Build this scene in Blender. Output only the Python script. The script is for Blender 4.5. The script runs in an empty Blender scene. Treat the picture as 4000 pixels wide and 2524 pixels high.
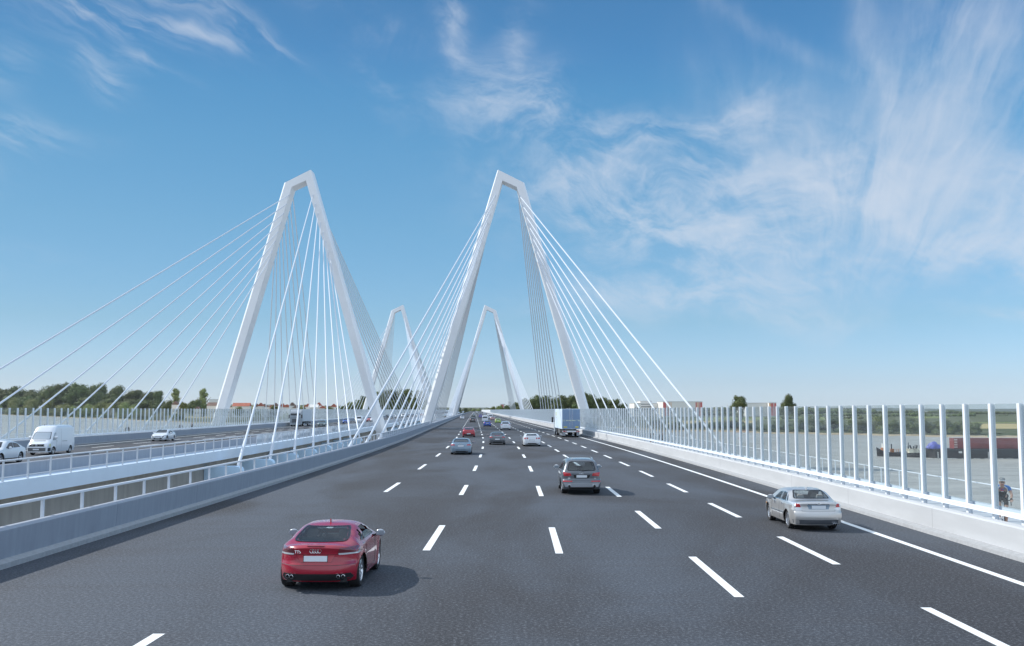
import bpy, bmesh, math, random
from mathutils import Vector, Matrix
from mathutils.bvhtree import BVHTree
R = math.radians
C = bpy.context.scene.collection
SC = bpy.context.scene

# ------------------------------------------------------------------ camera
F, CAMH = 3889.0, 3.88
PITCH = math.atan((1601 - 1262) / F)
cd = bpy.data.cameras.new('camera'); cam = bpy.data.objects.new('camera', cd); C.objects.link(cam)
cd.sensor_width = 36; cd.lens = 36 * F / 4000; cd.clip_start = 0.1; cd.clip_end = 60000
cam.location = (0, 0, CAMH); cam.rotation_euler = (R(90) + PITCH, 0, 0)
SC.camera = cam
SC.view_settings.view_transform = 'Standard'; SC.view_settings.look = 'None'
SC.view_settings.exposure = 0.28; SC.view_settings.gamma = 1
SC.cycles.transparent_max_bounces = 24; SC.cycles.max_bounces = 7
SC.cycles.diffuse_bounces = 3; SC.cycles.glossy_bounces = 3

# sun direction: low in the left, a little ahead of the camera
SUN_EL, SUN_TO = R(38), Vector((0.91, -0.415, 0))      # horizontal travel of the light
sv = Vector((SUN_TO.x * math.cos(SUN_EL), SUN_TO.y * math.cos(SUN_EL), -math.sin(SUN_EL)))
sl = bpy.data.lights.new('sun', 'SUN'); sl.energy = 3.7; sl.angle = R(0.5); sl.color = (1, 0.965, 0.915)
so = bpy.data.objects.new('sun', sl); C.objects.link(so)
so.rotation_euler = sv.to_track_quat('-Z', 'Y').to_euler(); so.location = (-60, 40, 90)

# ------------------------------------------------------------------ world: sky with cirrus
world = bpy.data.worlds.new('World'); SC.world = world; world.use_nodes = True
wt = world.node_tree; wt.nodes.clear()
class N:
    """tiny expression wrapper over math nodes"""
    def __init__(s, tree, sock): s.t, s.s = tree, sock
    def _m(s, op, *a, clamp=False):
        n = s.t.nodes.new('ShaderNodeMath'); n.operation = op; n.use_clamp = clamp
        for i, v in enumerate((s,) + a):
            if isinstance(v, N): s.t.links.new(v.s, n.inputs[i])
            else: n.inputs[i].default_value = v
        return N(s.t, n.outputs[0])
    def __add__(s, o): return s._m('ADD', o)
    def __sub__(s, o): return s._m('SUBTRACT', o)
    def __mul__(s, o): return s._m('MULTIPLY', o)
    def __truediv__(s, o): return s._m('DIVIDE', o)
    def f(s, op, *a, **k): return s._m(op, *a, **k)
def comb(t, x, y, z=0.0):
    n = t.nodes.new('ShaderNodeCombineXYZ')
    for i, v in enumerate((x, y, z)):
        if isinstance(v, N): t.links.new(v.s, n.inputs[i])
        else: n.inputs[i].default_value = v
    return n.outputs[0]
def noise(t, vec, scale, detail=5, rough=0.55, dist=0.0):
    n = t.nodes.new('ShaderNodeTexNoise'); n.inputs['Scale'].default_value = scale
    n.inputs['Detail'].default_value = detail; n.inputs['Roughness'].default_value = rough
    n.inputs['Distortion'].default_value = dist
    if vec is not None: t.links.new(vec, n.inputs['Vector'])
    return N(t, n.outputs['Fac'])
def mixc(t, fac, a, b, mode='MIX'):
    n = t.nodes.new('ShaderNodeMix'); n.data_type = 'RGBA'; n.blend_type = mode
    for i, v in ((0, fac), (6, a), (7, b)):
        if isinstance(v, N): t.links.new(v.s, n.inputs[i])
        elif hasattr(v, 'is_output'): t.links.new(v, n.inputs[i])
        elif isinstance(v, (int, float)): n.inputs[i].default_value = v
        else: n.inputs[i].default_value = (*v, 1)
    return n.outputs[2]
def smooth(x, a, b):
    n = x.t.nodes.new('ShaderNodeMapRange'); n.interpolation_type = 'SMOOTHSTEP'
    x.t.links.new(x.s, n.inputs[0]); n.inputs[1].default_value = a; n.inputs[2].default_value = b
    return N(x.t, n.outputs[0])
def build_world():
    t = wt
    out = t.nodes.new('ShaderNodeOutputWorld'); bg = t.nodes.new('ShaderNodeBackground')
    sky = t.nodes.new('ShaderNodeTexSky'); sky.sky_type = 'NISHITA'; sky.sun_disc = False
    sky.sun_elevation = SUN_EL
    az = math.atan2(-SUN_TO.x, -SUN_TO.y)           # where the sun stands, clockwise from +Y
    sky.sun_rotation = az
    sky.air_density = 1.0; sky.dust_density = 0.35; sky.ozone_density = 2.2; sky.altitude = 100
    geo = t.nodes.new('ShaderNodeNewGeometry'); tc = t.nodes.new('ShaderNodeTexCoord')
    sep = t.nodes.new('ShaderNodeSeparateXYZ'); t.links.new(tc.outputs['Generated'], sep.inputs[0])
    x, y, z = (N(t, sep.outputs[i]) for i in range(3))
    A = x.f('ARCTAN2', y) * 10.0                    # azimuth, tenths of a radian
    E = z.f('ARCSINE') * 10.0                       # elevation
    # colour balance of the clear sky, deeper blue with height
    ramp = t.nodes.new('ShaderNodeValToRGB')
    t.links.new((E * 0.1).s, ramp.inputs[0])
    cr = ramp.color_ramp
    st = SKYRAMP
    cr.elements[0].position = st[0][0]; cr.elements[0].color = (*st[0][1], 1)
    cr.elements[1].position = st[-1][0]; cr.elements[1].color = (*st[-1][1], 1)
    for p, c in st[1:-1]:
        e = cr.elements.new(p); e.color = (*c, 1)
    # side toward the sun is toned down, the far side lifted
    side = ((A * 0.1).f('MINIMUM', 1.1).f('MAXIMUM', -1.1) * 0.55).f('EXPONENT') * 1.93
    rs = comb(t, side, side, side)
    base = mixc(t, 1.0, mixc(t, 1.0, sky.outputs[0], ramp.outputs[0], 'MULTIPLY'), rs, 'MULTIPLY')
    # cirrus
    wx = noise(t, comb(t, A, E, 3.0), 0.45, 3) - 0.5; wy = noise(t, comb(t, A, E, 9.0), 0.45, 3) - 0.5
    wx2 = noise(t, comb(t, A, E, 13.0), 1.6, 3) - 0.5; wy2 = noise(t, comb(t, A, E, 19.0), 1.6, 3) - 0.5
    a2 = A + wx * 1.0 + wx2 * 0.30; e2 = E + wy * 0.8 + wy2 * 0.28
    def P(u, v): return (u - 2000) / F * 10, (1601 - v) / F * 10
    def blob(u, v, su, sv_, rot, amp, aa=None, ee=None):
        aa = aa or a2; ee = ee or e2
        pu, pv = P(u, v); su = su / F * 10; sv_ = sv_ / F * 10
        dx = aa - pu; dy = ee - pv; c_, s_ = math.cos(R(rot)), math.sin(R(rot))
        p = (dx * c_ + dy * s_) * (1 / su); q = (dy * c_ - dx * s_) * (1 / sv_)
        return (p * p + q * q).f('MULTIPLY', -1.0).f('EXPONENT') * amp
    def total(L):
        r = blob(*L[0])
        for b in L[1:]: r = r + blob(*b)
        return r
    # fan of streaks spreading up and right
    fc = P(3130, 1150)
    dx = A + wx * 0.55 + wx2 * 0.16 - fc[0]; dy = E + wy * 0.45 + wy2 * 0.12 - fc[1] + 1.2
    rad = (dx * dx + dy * dy).f('SQRT'); ang = dx.f('ARCTAN2', dy)
    fan = noise(t, comb(t, ang * 6.5 + 3.3, rad * 0.5, 11.0), 1.0, 8, 0.62, 0.3)
    fanf = noise(t, comb(t, ang * 17.0 + 5.1, rad * 1.0, 14.0), 1.0, 7, 0.62, 0.5)
    soft = noise(t, comb(t, A, E * 1.3, 31.0), 0.9, 7, 0.6, 0.3)
    puff = noise(t, comb(t, a2 * 0.8, e2 * 1.4, 7.0), 1.15, 8, 0.62, 0.5)
    fine = noise(t, comb(t, a2 * 1.0 - e2 * 0.6, e2 * 2.2 + a2 * 0.9, 2.0), 3.0, 6, 0.65, 0.3)
    m_fan = total([(3600, 560, 430, 300, 50, 0.8), (3420, 880, 560, 210, 0, 0.8), (2990, 520, 300, 120, -50, 0.42), (3750, 250, 300, 220, 45, 0.35),
                   (3360, 420, 60, 330, 12, 0.4), (3880, 950, 260, 170, 0, 0.4), (2960, 200, 400, 40, -36, 0.28)])
    m_puf = total([(2700, 520, 330, 60, -4, 0.6), (2330, 590, 330, 110, -14, 0.55), (2240, 740, 300, 90, -12, 0.5), (1960, 400, 210, 120, 8, 0.8),
                   (2450, 860, 430, 140, -12, 0.65), (2900, 700, 460, 150, -8, 0.6), (3250, 850, 560, 190, -8, 0.7), (2730, 870, 420, 160, -8, 0.5),
                   (3760, 1010, 420, 110, -5, 0.75), (3880, 820, 260, 120, -5, 0.5), (2600, 1130, 480, 100, 10, 0.6),
                   (3120, 1120, 520, 90, 8, 0.55), (3930, 1290, 260, 34, -5, 0.65), (2130, 430, 60, 160, 35, 0.55), (2950, 470, 120, 70, 20, 0.6),
                   (1830, 120, 55, 190, 24, 0.85), (2035, 170, 55, 110, -25, 0.55), (2900, 1250, 560, 55, -6, 0.4),
                   (2750, 980, 700, 260, 0, 0.2), (1500, 350, 260, 60, -45, 0.2), (1350, 60, 350, 60, -20, 0.25)])
    # thin wind-drawn wisps on the left
    st_ = noise(t, comb(t, (a2 * 0.91 - e2 * 0.42) * 0.8, (e2 * 0.91 + a2 * 0.42) * 4.5, 5.0), 1.0, 6, 0.6, 0.3)
    m_str = total([(450, 180, 230, 34, -20, 0.95), (860, 150, 300, 46, -25, 0.7), (740, 210, 170, 26, -14, 0.85),
                   (520, 90, 260, 22, -3, 0.35), (430, 400, 100, 62, -35, 0.75), (610, 350, 140, 28, -25, 0.5), (150, 600, 210, 56, -12, 0.7),
                   (50, 390, 110, 70, 10, 0.5), (20, 760, 160, 80, -15, 0.4), (60, 1060, 230, 40, -12, 0.35), (300, 160, 400, 120, -15, 0.25)])
    d = m_fan * (smooth(fan, 0.33, 0.74) * 0.62 + smooth(soft, 0.34, 0.7) * 0.42 + smooth(fanf, 0.36, 0.75) * 0.36) \
      + m_puf * (smooth(puff, 0.36, 0.72) * 0.85 + smooth(puff, 0.25, 0.6) * smooth(fine, 0.38, 0.72) * 0.42) \
      + m_str * (smooth(st_, 0.40, 0.74) * 1.0 + smooth(fine, 0.45, 0.8) * 0.12)
    d = ((d * -1.15).f('EXPONENT') * -1.0 + 1.0) * 0.84
    # unseen bright cloud added overhead and behind the viewpoint to fill the shade
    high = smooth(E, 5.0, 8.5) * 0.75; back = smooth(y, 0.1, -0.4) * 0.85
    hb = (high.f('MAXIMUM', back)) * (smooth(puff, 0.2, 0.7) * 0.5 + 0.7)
    colr = mixc(t, d, base, CLOUD)
    colr = mixc(t, hb.f('MINIMUM', 1.0), colr, FILL_VEIL)
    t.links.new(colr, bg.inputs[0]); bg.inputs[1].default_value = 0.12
    t.links.new(bg.outputs[0], out.inputs[0])
SKYRAMP = [(0.0, (.32, .415, .645)), (.026, (.27, .345, .521)), (.087, (.233, .32, .402)), (.181, (.224, .346, .393)), (.261, (.205, .358, .403)),
           (.314, (.181, .35, .406)), (.351, (.164, .325, .396)), (.407, (.16, .308, .375)), (.62, (.34, .46, .47)), (1.0, (.5, .52, .52))]  # steps above the view are lifted to add fill light
CLOUD = (4.7, 5.1, 5.8)
FILL_VEIL = (5.9, 6.9, 8.3)  # colour of the unseen cloud added for fill
build_world()

# ------------------------------------------------------------------ materials
MATS = {}
def mat(name, col, rough=0.6, metal=0.0, spec=0.5, coat=0.0, var=0.0, vscale=1.0, bump=0.0, bscale=8.0, emit=None, stretch=None, joint=None):
    if name in MATS: return MATS[name]
    m = bpy.data.materials.new(name); m.use_nodes = True; t = m.node_tree
    b = t.nodes['Principled BSDF']
    b.inputs['Base Color'].default_value = (*col, 1); b.inputs['Roughness'].default_value = rough
    b.inputs['Metallic'].default_value = metal; b.inputs['Specular IOR Level'].default_value = spec
    b.inputs['Coat Weight'].default_value = coat; b.inputs['Coat Roughness'].default_value = 0.04
    if emit: b.inputs['Emission Color'].default_value = (*emit, 1); b.inputs['Emission Strength'].default_value = 1
    if var or bump:
        tc = t.nodes.new('ShaderNodeTexCoord'); v = tc.outputs['Object']
        sepj = t.nodes.new('ShaderNodeSeparateXYZ'); t.links.new(v, sepj.inputs[0])
        if stretch:
            mp = t.nodes.new('ShaderNodeMapping'); mp.inputs['Scale'].default_value = stretch
            t.links.new(v, mp.inputs[0]); v = mp.outputs[0]
        if var:
            n = noise(t, v, vscale, 6, 0.6)
            f = smooth(n, 0.3, 0.7)
            lo = tuple(c * (1 - var) for c in col); hi = tuple(min(1, c * (1 + var)) for c in col)
            cc = mixc(t, f, lo, hi)
            if joint:                                   # casting joints and grime at regular spacing
                fr = (N(t, sepj.outputs['Y']) * (1 / joint)).f('FRACT')
                cc = mixc(t, fr.f('LESS_THAN', 0.03 / joint), cc, tuple(c * .62 for c in col))
                gr = smooth(noise(t, v, 0.35, 4, 0.6), .45, .75) * smooth(N(t, sepj.outputs['Z']), .6, .1)
                cc = mixc(t, gr * .35, cc, tuple(c * .55 for c in col))
            t.links.new(cc, b.inputs['Base Color'])
        if bump:
            n2 = noise(t, v, bscale, 4, 0.6); bp = t.nodes.new('ShaderNodeBump')
            bp.inputs['Strength'].default_value = bump; bp.inputs['Distance'].default_value = 0.02
            t.links.new(n2.s, bp.inputs['Height']); t.links.new(bp.outputs[0], b.inputs['Normal'])
    MATS[name] = m
    return m
GREFL = 0.45
def glassmat(name, tint, refl=0.1, alpha_col=0.1):
    if name in MATS: return MATS[name]
    m = bpy.data.materials.new(name); m.use_nodes = True; t = m.node_tree; t.nodes.clear()
    o = t.nodes.new('ShaderNodeOutputMaterial'); tr = t.nodes.new('ShaderNodeBsdfTransparent')
    tr.inputs[0].default_value = (*tint, 1)
    gl = t.nodes.new('ShaderNodeBsdfGlossy'); gl.inputs['Roughness'].default_value = 0.03
    df = t.nodes.new('ShaderNodeBsdfDiffuse'); df.inputs[0].default_value = (0.7, 0.76, 0.82, 1)
    fr = t.nodes.new('ShaderNodeLayerWeight'); fr.inputs[0].default_value = 0.5
    k = (N(t, fr.outputs['Facing']).f('POWER', 5.0) * GREFL + 0.02 + refl * 0.2).f('MINIMUM', 1.0)
    m1 = t.nodes.new('ShaderNodeMixShader'); m2 = t.nodes.new('ShaderNodeMixShader')
    m1.inputs[0].default_value = alpha_col
    t.links.new(tr.outputs[0], m1.inputs[1]); t.links.new(df.outputs[0], m1.inputs[2])
    t.links.new(k.s, m2.inputs[0]); t.links.new(m1.outputs[0], m2.inputs[1]); t.links.new(gl.outputs[0], m2.inputs[2])
    t.links.new(m2.outputs[0], o.inputs[0]); MATS[name] = m
    return m

# ------------------------------------------------------------------ mesh helpers
class MB:
    def __init__(s): s.v = []; s.f = []; s.mi = []; s.cur = 0
    def add(s, vs, fs):
        o = len(s.v); s.v += [tuple(p) for p in vs]; s.f += [tuple(i + o for i in f) for f in fs]; s.mi += [s.cur] * len(fs); return s
    def box(s, x0, x1, y0, y1, z0, z1, m=None):
        vs = [(x, y, z) for z in (z0, z1) for y in (y0, y1) for x in (x0, x1)]
        if m is not None: vs = [m @ Vector(p) for p in vs]
        return s.add(vs, [(0, 2, 3, 1), (4, 5, 7, 6), (0, 1, 5, 4), (2, 6, 7, 3), (0, 4, 6, 2), (1, 3, 7, 5)])
    def prism(s, poly, a, b, axis='y', m=None):
        """closed polygon extruded along an axis"""
        def P(p, t):
            q = {'y': (p[0], t, p[1]), 'x': (t, p[0], p[1]), 'z': (p[0], p[1], t)}[axis]
            return m @ Vector(q) if m is not None else q
        n = len(poly); vs = [P(p, a) for p in poly] + [P(p, b) for p in poly]
        fs = [(i, (i + 1) % n, n + (i + 1) % n, n + i) for i in range(n)] + [tuple(range(n))[::-1], tuple(range(n, 2 * n))]
        return s.add(vs, fs)
    def tube(s, pts, r, n=8, cap=True):
        pts = [Vector(p) for p in pts]; rs = r if isinstance(r, (list, tuple)) else [r] * len(pts); o = len(s.v); vs = []
        for i, p in enumerate(pts):
            d = (pts[min(i + 1, len(pts) - 1)] - pts[max(i - 1, 0)]).normalized()
            u = d.cross(Vector((0, 0, 1)) if abs(d.z) < 0.9 else Vector((1, 0, 0))).normalized(); w = d.cross(u)
            vs += [p + (u * math.cos(2 * math.pi * k / n) + w * math.sin(2 * math.pi * k / n)) * rs[i] for k in range(n)]
        fs = [(i * n + k, i * n + (k + 1) % n, (i + 1) * n + (k + 1) % n, (i + 1) * n + k) for i in range(len(pts) - 1) for k in range(n)]
        if cap: fs += [tuple(range(n))[::-1], tuple(range((len(pts) - 1) * n, len(pts) * n))]
        return s.add(vs, fs)
    def lathe(s, prof, n=24, m=None, cap=True):
        """profile (radius, along) turned about the x axis"""
        vs = []
        for r, a in prof:
            for k in range(n):
                t = 2 * math.pi * k / n; q = (a, r * math.cos(t), r * math.sin(t)); vs.append(m @ Vector(q) if m is not None else q)
        L = len(prof); fs = [(i * n + k, i * n + (k + 1) % n, (i + 1) * n + (k + 1) % n, (i + 1) * n + k) for i in range(L - 1) for k in range(n)]
        if cap and prof[0][0] > 1e-4: fs.append(tuple(range(n))[::-1])
        if cap and prof[-1][0] > 1e-4: fs.append(tuple(range((L - 1) * n, L * n)))
        return s.add(vs, fs)
    def build(s, name, mats, parent=None, smooth=False, angle=35):
        me = bpy.data.meshes.new(name); me.from_pydata([tuple(p) for p in s.v], [], s.f); me.validate()
        for m in (mats if isinstance(mats, (list, tuple)) else [mats]): me.materials.append(m)
        if len(me.polygons) == len(s.mi):
            me.polygons.foreach_set('material_index', s.mi)
        bm = bmesh.new(); bm.from_mesh(me); bmesh.ops.recalc_face_normals(bm, faces=bm.faces); bm.to_mesh(me); bm.free()
        if smooth:
            me.polygons.foreach_set('use_smooth', [True] * len(me.polygons)); me.set_sharp_from_angle(angle=R(angle))
        me.update()
        o = bpy.data.objects.new(name, me); C.objects.link(o)
        if parent: o.parent = parent
        return o
def tag(o, label=None, cat=None, group=None, kind=None):
    for k, v in (('label', label), ('category', cat), ('group', group), ('kind', kind)):
        if v: o[k] = v
    return o
def empty(name, loc=(0, 0, 0), rz=0.0):
    e = bpy.data.objects.new(name, None); C.objects.link(e); e.location = loc; e.rotation_euler = (0, 0, rz); e.empty_display_size = 0.3
    return e
def copy_tree(o, parent=None):
    c = o.copy(); C.objects.link(c); c.parent = parent
    for ch in list(o.children): copy_tree(ch, c)
    return c

# ------------------------------------------------------------------ road alignment
def cx(Y):
    if Y > 146: return -1.952 - 0.0375 * (Y - 146)
    return -0.0001805 * (Y - 42) ** 2 if Y > 42 else -0.00022 * (Y - 42) ** 2
def slope(Y):
    return -0.0375 if Y > 146 else (-0.000361 * (Y - 42) if Y > 42 else -0.00044 * (Y - 42))
def px(u, v, z=0.0):
    a = (u - 2000) / F; b = (v - 1262) / F
    d = (a, math.cos(PITCH) + b * math.sin(PITCH), math.sin(PITCH) - b * math.cos(PITCH)); t = (z - CAMH) / d[2]
    return d[0] * t, d[1] * t
def zat(v, Y): return CAMH + (1601 - v) * Y / F
MIR = -37.8                      # the second bridge mirrors the first about x = MIR / 2
YEND = 2500.0
def ys(y0, y1, step=6.0):
    L = []; y = y0
    while y < min(y1, 150): L.append(y); y += step
    while y < y1: L.append(y); y += 60
    L.append(y1); return L
def sweep(mb, prof, y0, y1, closed=True, step=6.0):
    """profile of (offset, z) carried along the road"""
    Y = ys(y0, y1, step); n = len(prof); vs = [(p[0] + cx(y), y, p[1]) for y in Y for p in prof]
    e = n if closed else n - 1
    fs = [(i * n + k, i * n + (k + 1) % n, (i + 1) * n + (k + 1) % n, (i + 1) * n + k) for i in range(len(Y) - 1) for k in range(e)]
    if closed: fs += [tuple(range(n))[::-1], tuple(range((len(Y) - 1) * n, len(Y) * n))]
    return mb.add(vs, fs)
Y0 = -12.0
# ------------------------------------------------------------------ surfaces
def asphalt():
    m = bpy.data.materials.new('asphalt'); m.use_nodes = True; t = m.node_tree; b = t.nodes['Principled BSDF']
    tc = t.nodes.new('ShaderNodeTexCoord'); V = tc.outputs['Object']
    mp = t.nodes.new('ShaderNodeMapping'); mp.inputs['Scale'].default_value = (0.16, 0.05, 1); mp.inputs['Rotation'].default_value = (0, 0, 0.35)
    t.links.new(V, mp.inputs[0])
    big = noise(t, mp.outputs[0], 1.0, 4, 0.55, 0.5)         # broad worn and tarry patches
    mp2 = t.nodes.new('ShaderNodeMapping'); mp2.inputs['Scale'].default_value = (0.10, 1.3, 1); mp2.inputs['Rotation'].default_value = (0, 0, 0.12); t.links.new(V, mp2.inputs[0])
    trk = noise(t, mp2.outputs[0], 1.0, 4, 0.65)             # faint cross streaks left by the paver
    g1 = noise(t, V, 15, 3, 0.75); g2 = noise(t, V, 52, 2, 0.7)
    f = smooth(big, 0.36, 0.63)
    c = mixc(t, f, (0.023, 0.022, 0.024), (0.057, 0.069, 0.088))
    c = mixc(t, smooth(trk, 0.40, 0.75) * 0.35, c, (0.035, 0.033, 0.036))
    c = mixc(t, smooth(g1, 0.50, 0.66) * 0.50, c, (0.20, 0.215, 0.24)); c = mixc(t, smooth(g1, 0.50, 0.36) * 0.5, c, (0.018, 0.018, 0.02))
    c = mixc(t, smooth(g2, 0.52, 0.7) * 0.35, c, (0.22, 0.235, 0.26)); c = mixc(t, smooth(g2, 0.48, 0.3) * 0.3, c, (0.015, 0.015, 0.018))
    t.links.new(c, b.inputs['Base Color']); b.inputs['Roughness'].default_value = 0.78; b.inputs['Specular IOR Level'].default_value = 0.35
    bp = t.nodes.new('ShaderNodeBump'); bp.inputs['Strength'].default_value = 0.5; bp.inputs['Distance'].default_value = 0.006
    t.links.new((g1 + g2).s, bp.inputs['Height']); t.links.new(bp.outputs[0], b.inputs['Normal'])
    return m
M_ASPH = asphalt()
M_PAINT = mat('road paint', (0.82, 0.84, 0.84), 0.6, var=0.05, vscale=3)
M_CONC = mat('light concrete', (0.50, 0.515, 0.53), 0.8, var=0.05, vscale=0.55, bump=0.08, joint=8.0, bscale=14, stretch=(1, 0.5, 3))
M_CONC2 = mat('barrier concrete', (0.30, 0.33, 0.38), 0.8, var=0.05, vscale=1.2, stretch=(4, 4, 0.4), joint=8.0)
M_KERB = mat('kerb concrete', (0.36, 0.37, 0.38), 0.85, var=0.10, vscale=7)
M_STEEL = mat('white painted steel', (0.80, 0.84, 0.88), 0.35, var=0.03, vscale=0.7)
M_PYL = mat('white pylon steel', (0.78, 0.80, 0.82), 0.45, var=0.035, vscale=0.12)
M_CABLE = mat('cable sheath', (0.61, 0.66, 0.72), 0.4)
M_FASC = mat('sky-tinted white steel fascia', (0.62, 0.74, 0.86), 0.4, var=0.03, vscale=0.4)  # white steel, with the blue of the skylight put into its colour
M_BRKT = mat('light blue bracket steel', (0.55, 0.76, 0.96), 0.4)
M_WEB = mat('grey brown girder web', (0.36, 0.35, 0.325), 0.8, var=0.12, vscale=0.9, stretch=(1, 1.4, 0.25))
M_WALK = mat('walkway surface', (0.46, 0.48, 0.50), 0.7, var=0.08, vscale=1.5)
M_PANEL = glassmat('wind screen panel', (0.80, 0.83, 0.88), 0.3, 0.62)
M_GLASS = glassmat('clear noise glass', (0.88, 0.91, 0.91), 0.02, 0.025)
M_RAILP = mat('grey railing paint', (0.58, 0.61, 0.65), 0.45)
M_MESHW = mat('railing wire', (0.6, 0.64, 0.68), 0.45)

def structure(name, mb, m): o = mb.build(name, m); o['kind'] = 'structure'; return o
# carriageways
structure('road', sweep(MB(), [(-12.5, -0.30), (13.3, -0.30), (13.3, 0), (-12.5, 0)], Y0, YEND + 3000, step=3), M_ASPH)
structure('road', sweep(MB(), [(-47.5, -0.30), (-26.2, -0.30), (-26.2, 0), (-47.5, 0)], Y0, YEND + 3000, step=3), M_ASPH)
mk = MB()
def dashes(off, per, ln, y0, y1, w=0.15):
    y = y0
    while y < y1:
        q = [(off - w / 2 + cx(y), y, .005), (off + w / 2 + cx(y), y, .005), (off + w / 2 + cx(y + ln), y + ln, .005), (off - w / 2 + cx(y + ln), y + ln, .005)]
        mk.add(q, [(0, 1, 2, 3)]); y += per
dashes(-6.0, 18, 6, 11.7, 1500, .21); dashes(-2.33, 18, 6, 10.0, 1500, .21); dashes(1.33, 18, 6, 9.4, 1500, .21)
dashes(4.82, 12, 5.7, 9.1, 1500, .21); dashes(8.24, 11, 5.5, 3.5, 1500, .21)
sweep(mk, [(11.38, .005), (11.60, .005)], Y0, YEND, closed=False, step=3)
structure('road_markings', mk, M_PAINT)
mk = MB()
dashes(-42.5, 12, 6, 7, 900, .22); dashes(-39.3, 12, 6, 12, 900, .22); dashes(-35.8, 18, 6, 7, 900, .22); dashes(-32.2, 18, 6, 9, 900, .22)
sweep(mk, [(-46.15, .005), (-45.85, .005)], Y0, YEND, closed=False, step=3)
structure('road_markings', mk, M_PAINT)

# decks: girder, fascias and cable brackets
def mx(x, side): return x if side > 0 else MIR - x
ANCH = [129 - 12.2 * k for k in range(8)]
PYL_Y = (215.0, 495.0)
def deck(side):
    nm = 'right-hand' if side > 0 else 'left-hand'
    e = tag(empty('bridge_deck', (0, 0, 0)), 'steel deck girder of the %s carriageway, pale fascia over grey web' % nm, 'bridge deck', 'decks of the two road bridges')
    P = lambda x, z: (mx(x, side), z)
    inn = -13.45 if side > 0 else -13.15
    sweep(MB(), [P(-12.45, -0.31), P(13.25, -0.31), P(12.6, -0.9), P(11.2, -4.6), P(-9.6, -4.6), P(-11.35, -0.9)], Y0, YEND).build('girder', M_WEB, e)
    # inner ledge and fascia beside the gap
    led = -12.75 if side > 0 else -11.7
    sweep(MB(), [P(led, -0.30), P(inn, -0.43), P(inn, 0.38), P(led, 0.38)], Y0, YEND).build('fascia', M_FASC, e)
    sweep(MB(), [P(-11.6, -5.4), P(-11.9, -5.4), P(-11.9, -0.44), P(-11.6, -0.44)], Y0, YEND).build('web', M_WEB, e)
    sweep(MB(), [P(14.5, -0.6), P(18.2, -0.6), P(18.2, 0.03), P(14.5, 0.03)], Y0, YEND).build('fascia', M_FASC, e)
    for k, py in enumerate(PYL_Y):
        for a in ANCH:
            for s in (-1, 1):
                y = py + s * a
                if y < 20: continue
                for xin, xout in ((-11.95, -15.1), (18.3, 20.4)):
                    mb = MB(); x0, x1 = mx(xin, side) + cx(y), mx(xout, side) + cx(y)
                    d = 1 if x1 > x0 else -1; z0, z1, r = -3.4, -0.92, 0.45
                    poly = [(x0, z0 + 1.2), (x0, z1)]
                    poly += [(x1 - d * r + d * r * math.sin(t), z1 - r + r * math.cos(t)) for t in [i * math.pi / 12 for i in range(7)]]
                    poly += [(x1 - d * 0.35, z0 + 1.5), (x1 - d * 1.6, z0 + 1.15)]
                    mb.prism(poly, y - 0.55, y + 0.55).build('cable_bracket', M_BRKT, e, smooth=True)
    return e
deck(1); deck(-1)

# concrete barriers
def barrier(prof, label, kerb, m):
    o = sweep(MB(), prof, Y0, YEND, step=3).build('concrete_barrier', m, None)
    tag(o, label, 'barrier', 'concrete barriers along the carriageways')
    if kerb: sweep(MB(), kerb, Y0, YEND, step=3).build('kerb', M_KERB, o)
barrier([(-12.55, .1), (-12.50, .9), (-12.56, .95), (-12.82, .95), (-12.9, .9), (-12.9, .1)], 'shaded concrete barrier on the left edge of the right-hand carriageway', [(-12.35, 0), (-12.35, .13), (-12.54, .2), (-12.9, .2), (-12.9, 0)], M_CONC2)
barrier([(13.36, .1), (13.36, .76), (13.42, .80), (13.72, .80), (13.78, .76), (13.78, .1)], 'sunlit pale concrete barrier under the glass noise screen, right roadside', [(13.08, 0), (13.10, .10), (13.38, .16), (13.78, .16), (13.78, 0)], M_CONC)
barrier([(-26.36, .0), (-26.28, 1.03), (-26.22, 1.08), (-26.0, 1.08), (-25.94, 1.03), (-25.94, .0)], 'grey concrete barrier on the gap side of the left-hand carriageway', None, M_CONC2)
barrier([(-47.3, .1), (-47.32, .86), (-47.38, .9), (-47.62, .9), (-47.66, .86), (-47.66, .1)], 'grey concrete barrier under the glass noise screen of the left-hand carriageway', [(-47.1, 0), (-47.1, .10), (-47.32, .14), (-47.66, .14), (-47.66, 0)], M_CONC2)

# walkways outside the noise screens
structure('walkway', sweep(MB(), [(13.8, -.25), (18.1, -.25), (18.1, .10), (13.8, .10)], Y0, YEND), M_WALK)
structure('walkway', sweep(MB(), [(-55.0, -.25), (-47.68, -.25), (-47.68, .10), (-55.0, .10)], Y0, YEND), M_WALK)

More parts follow.
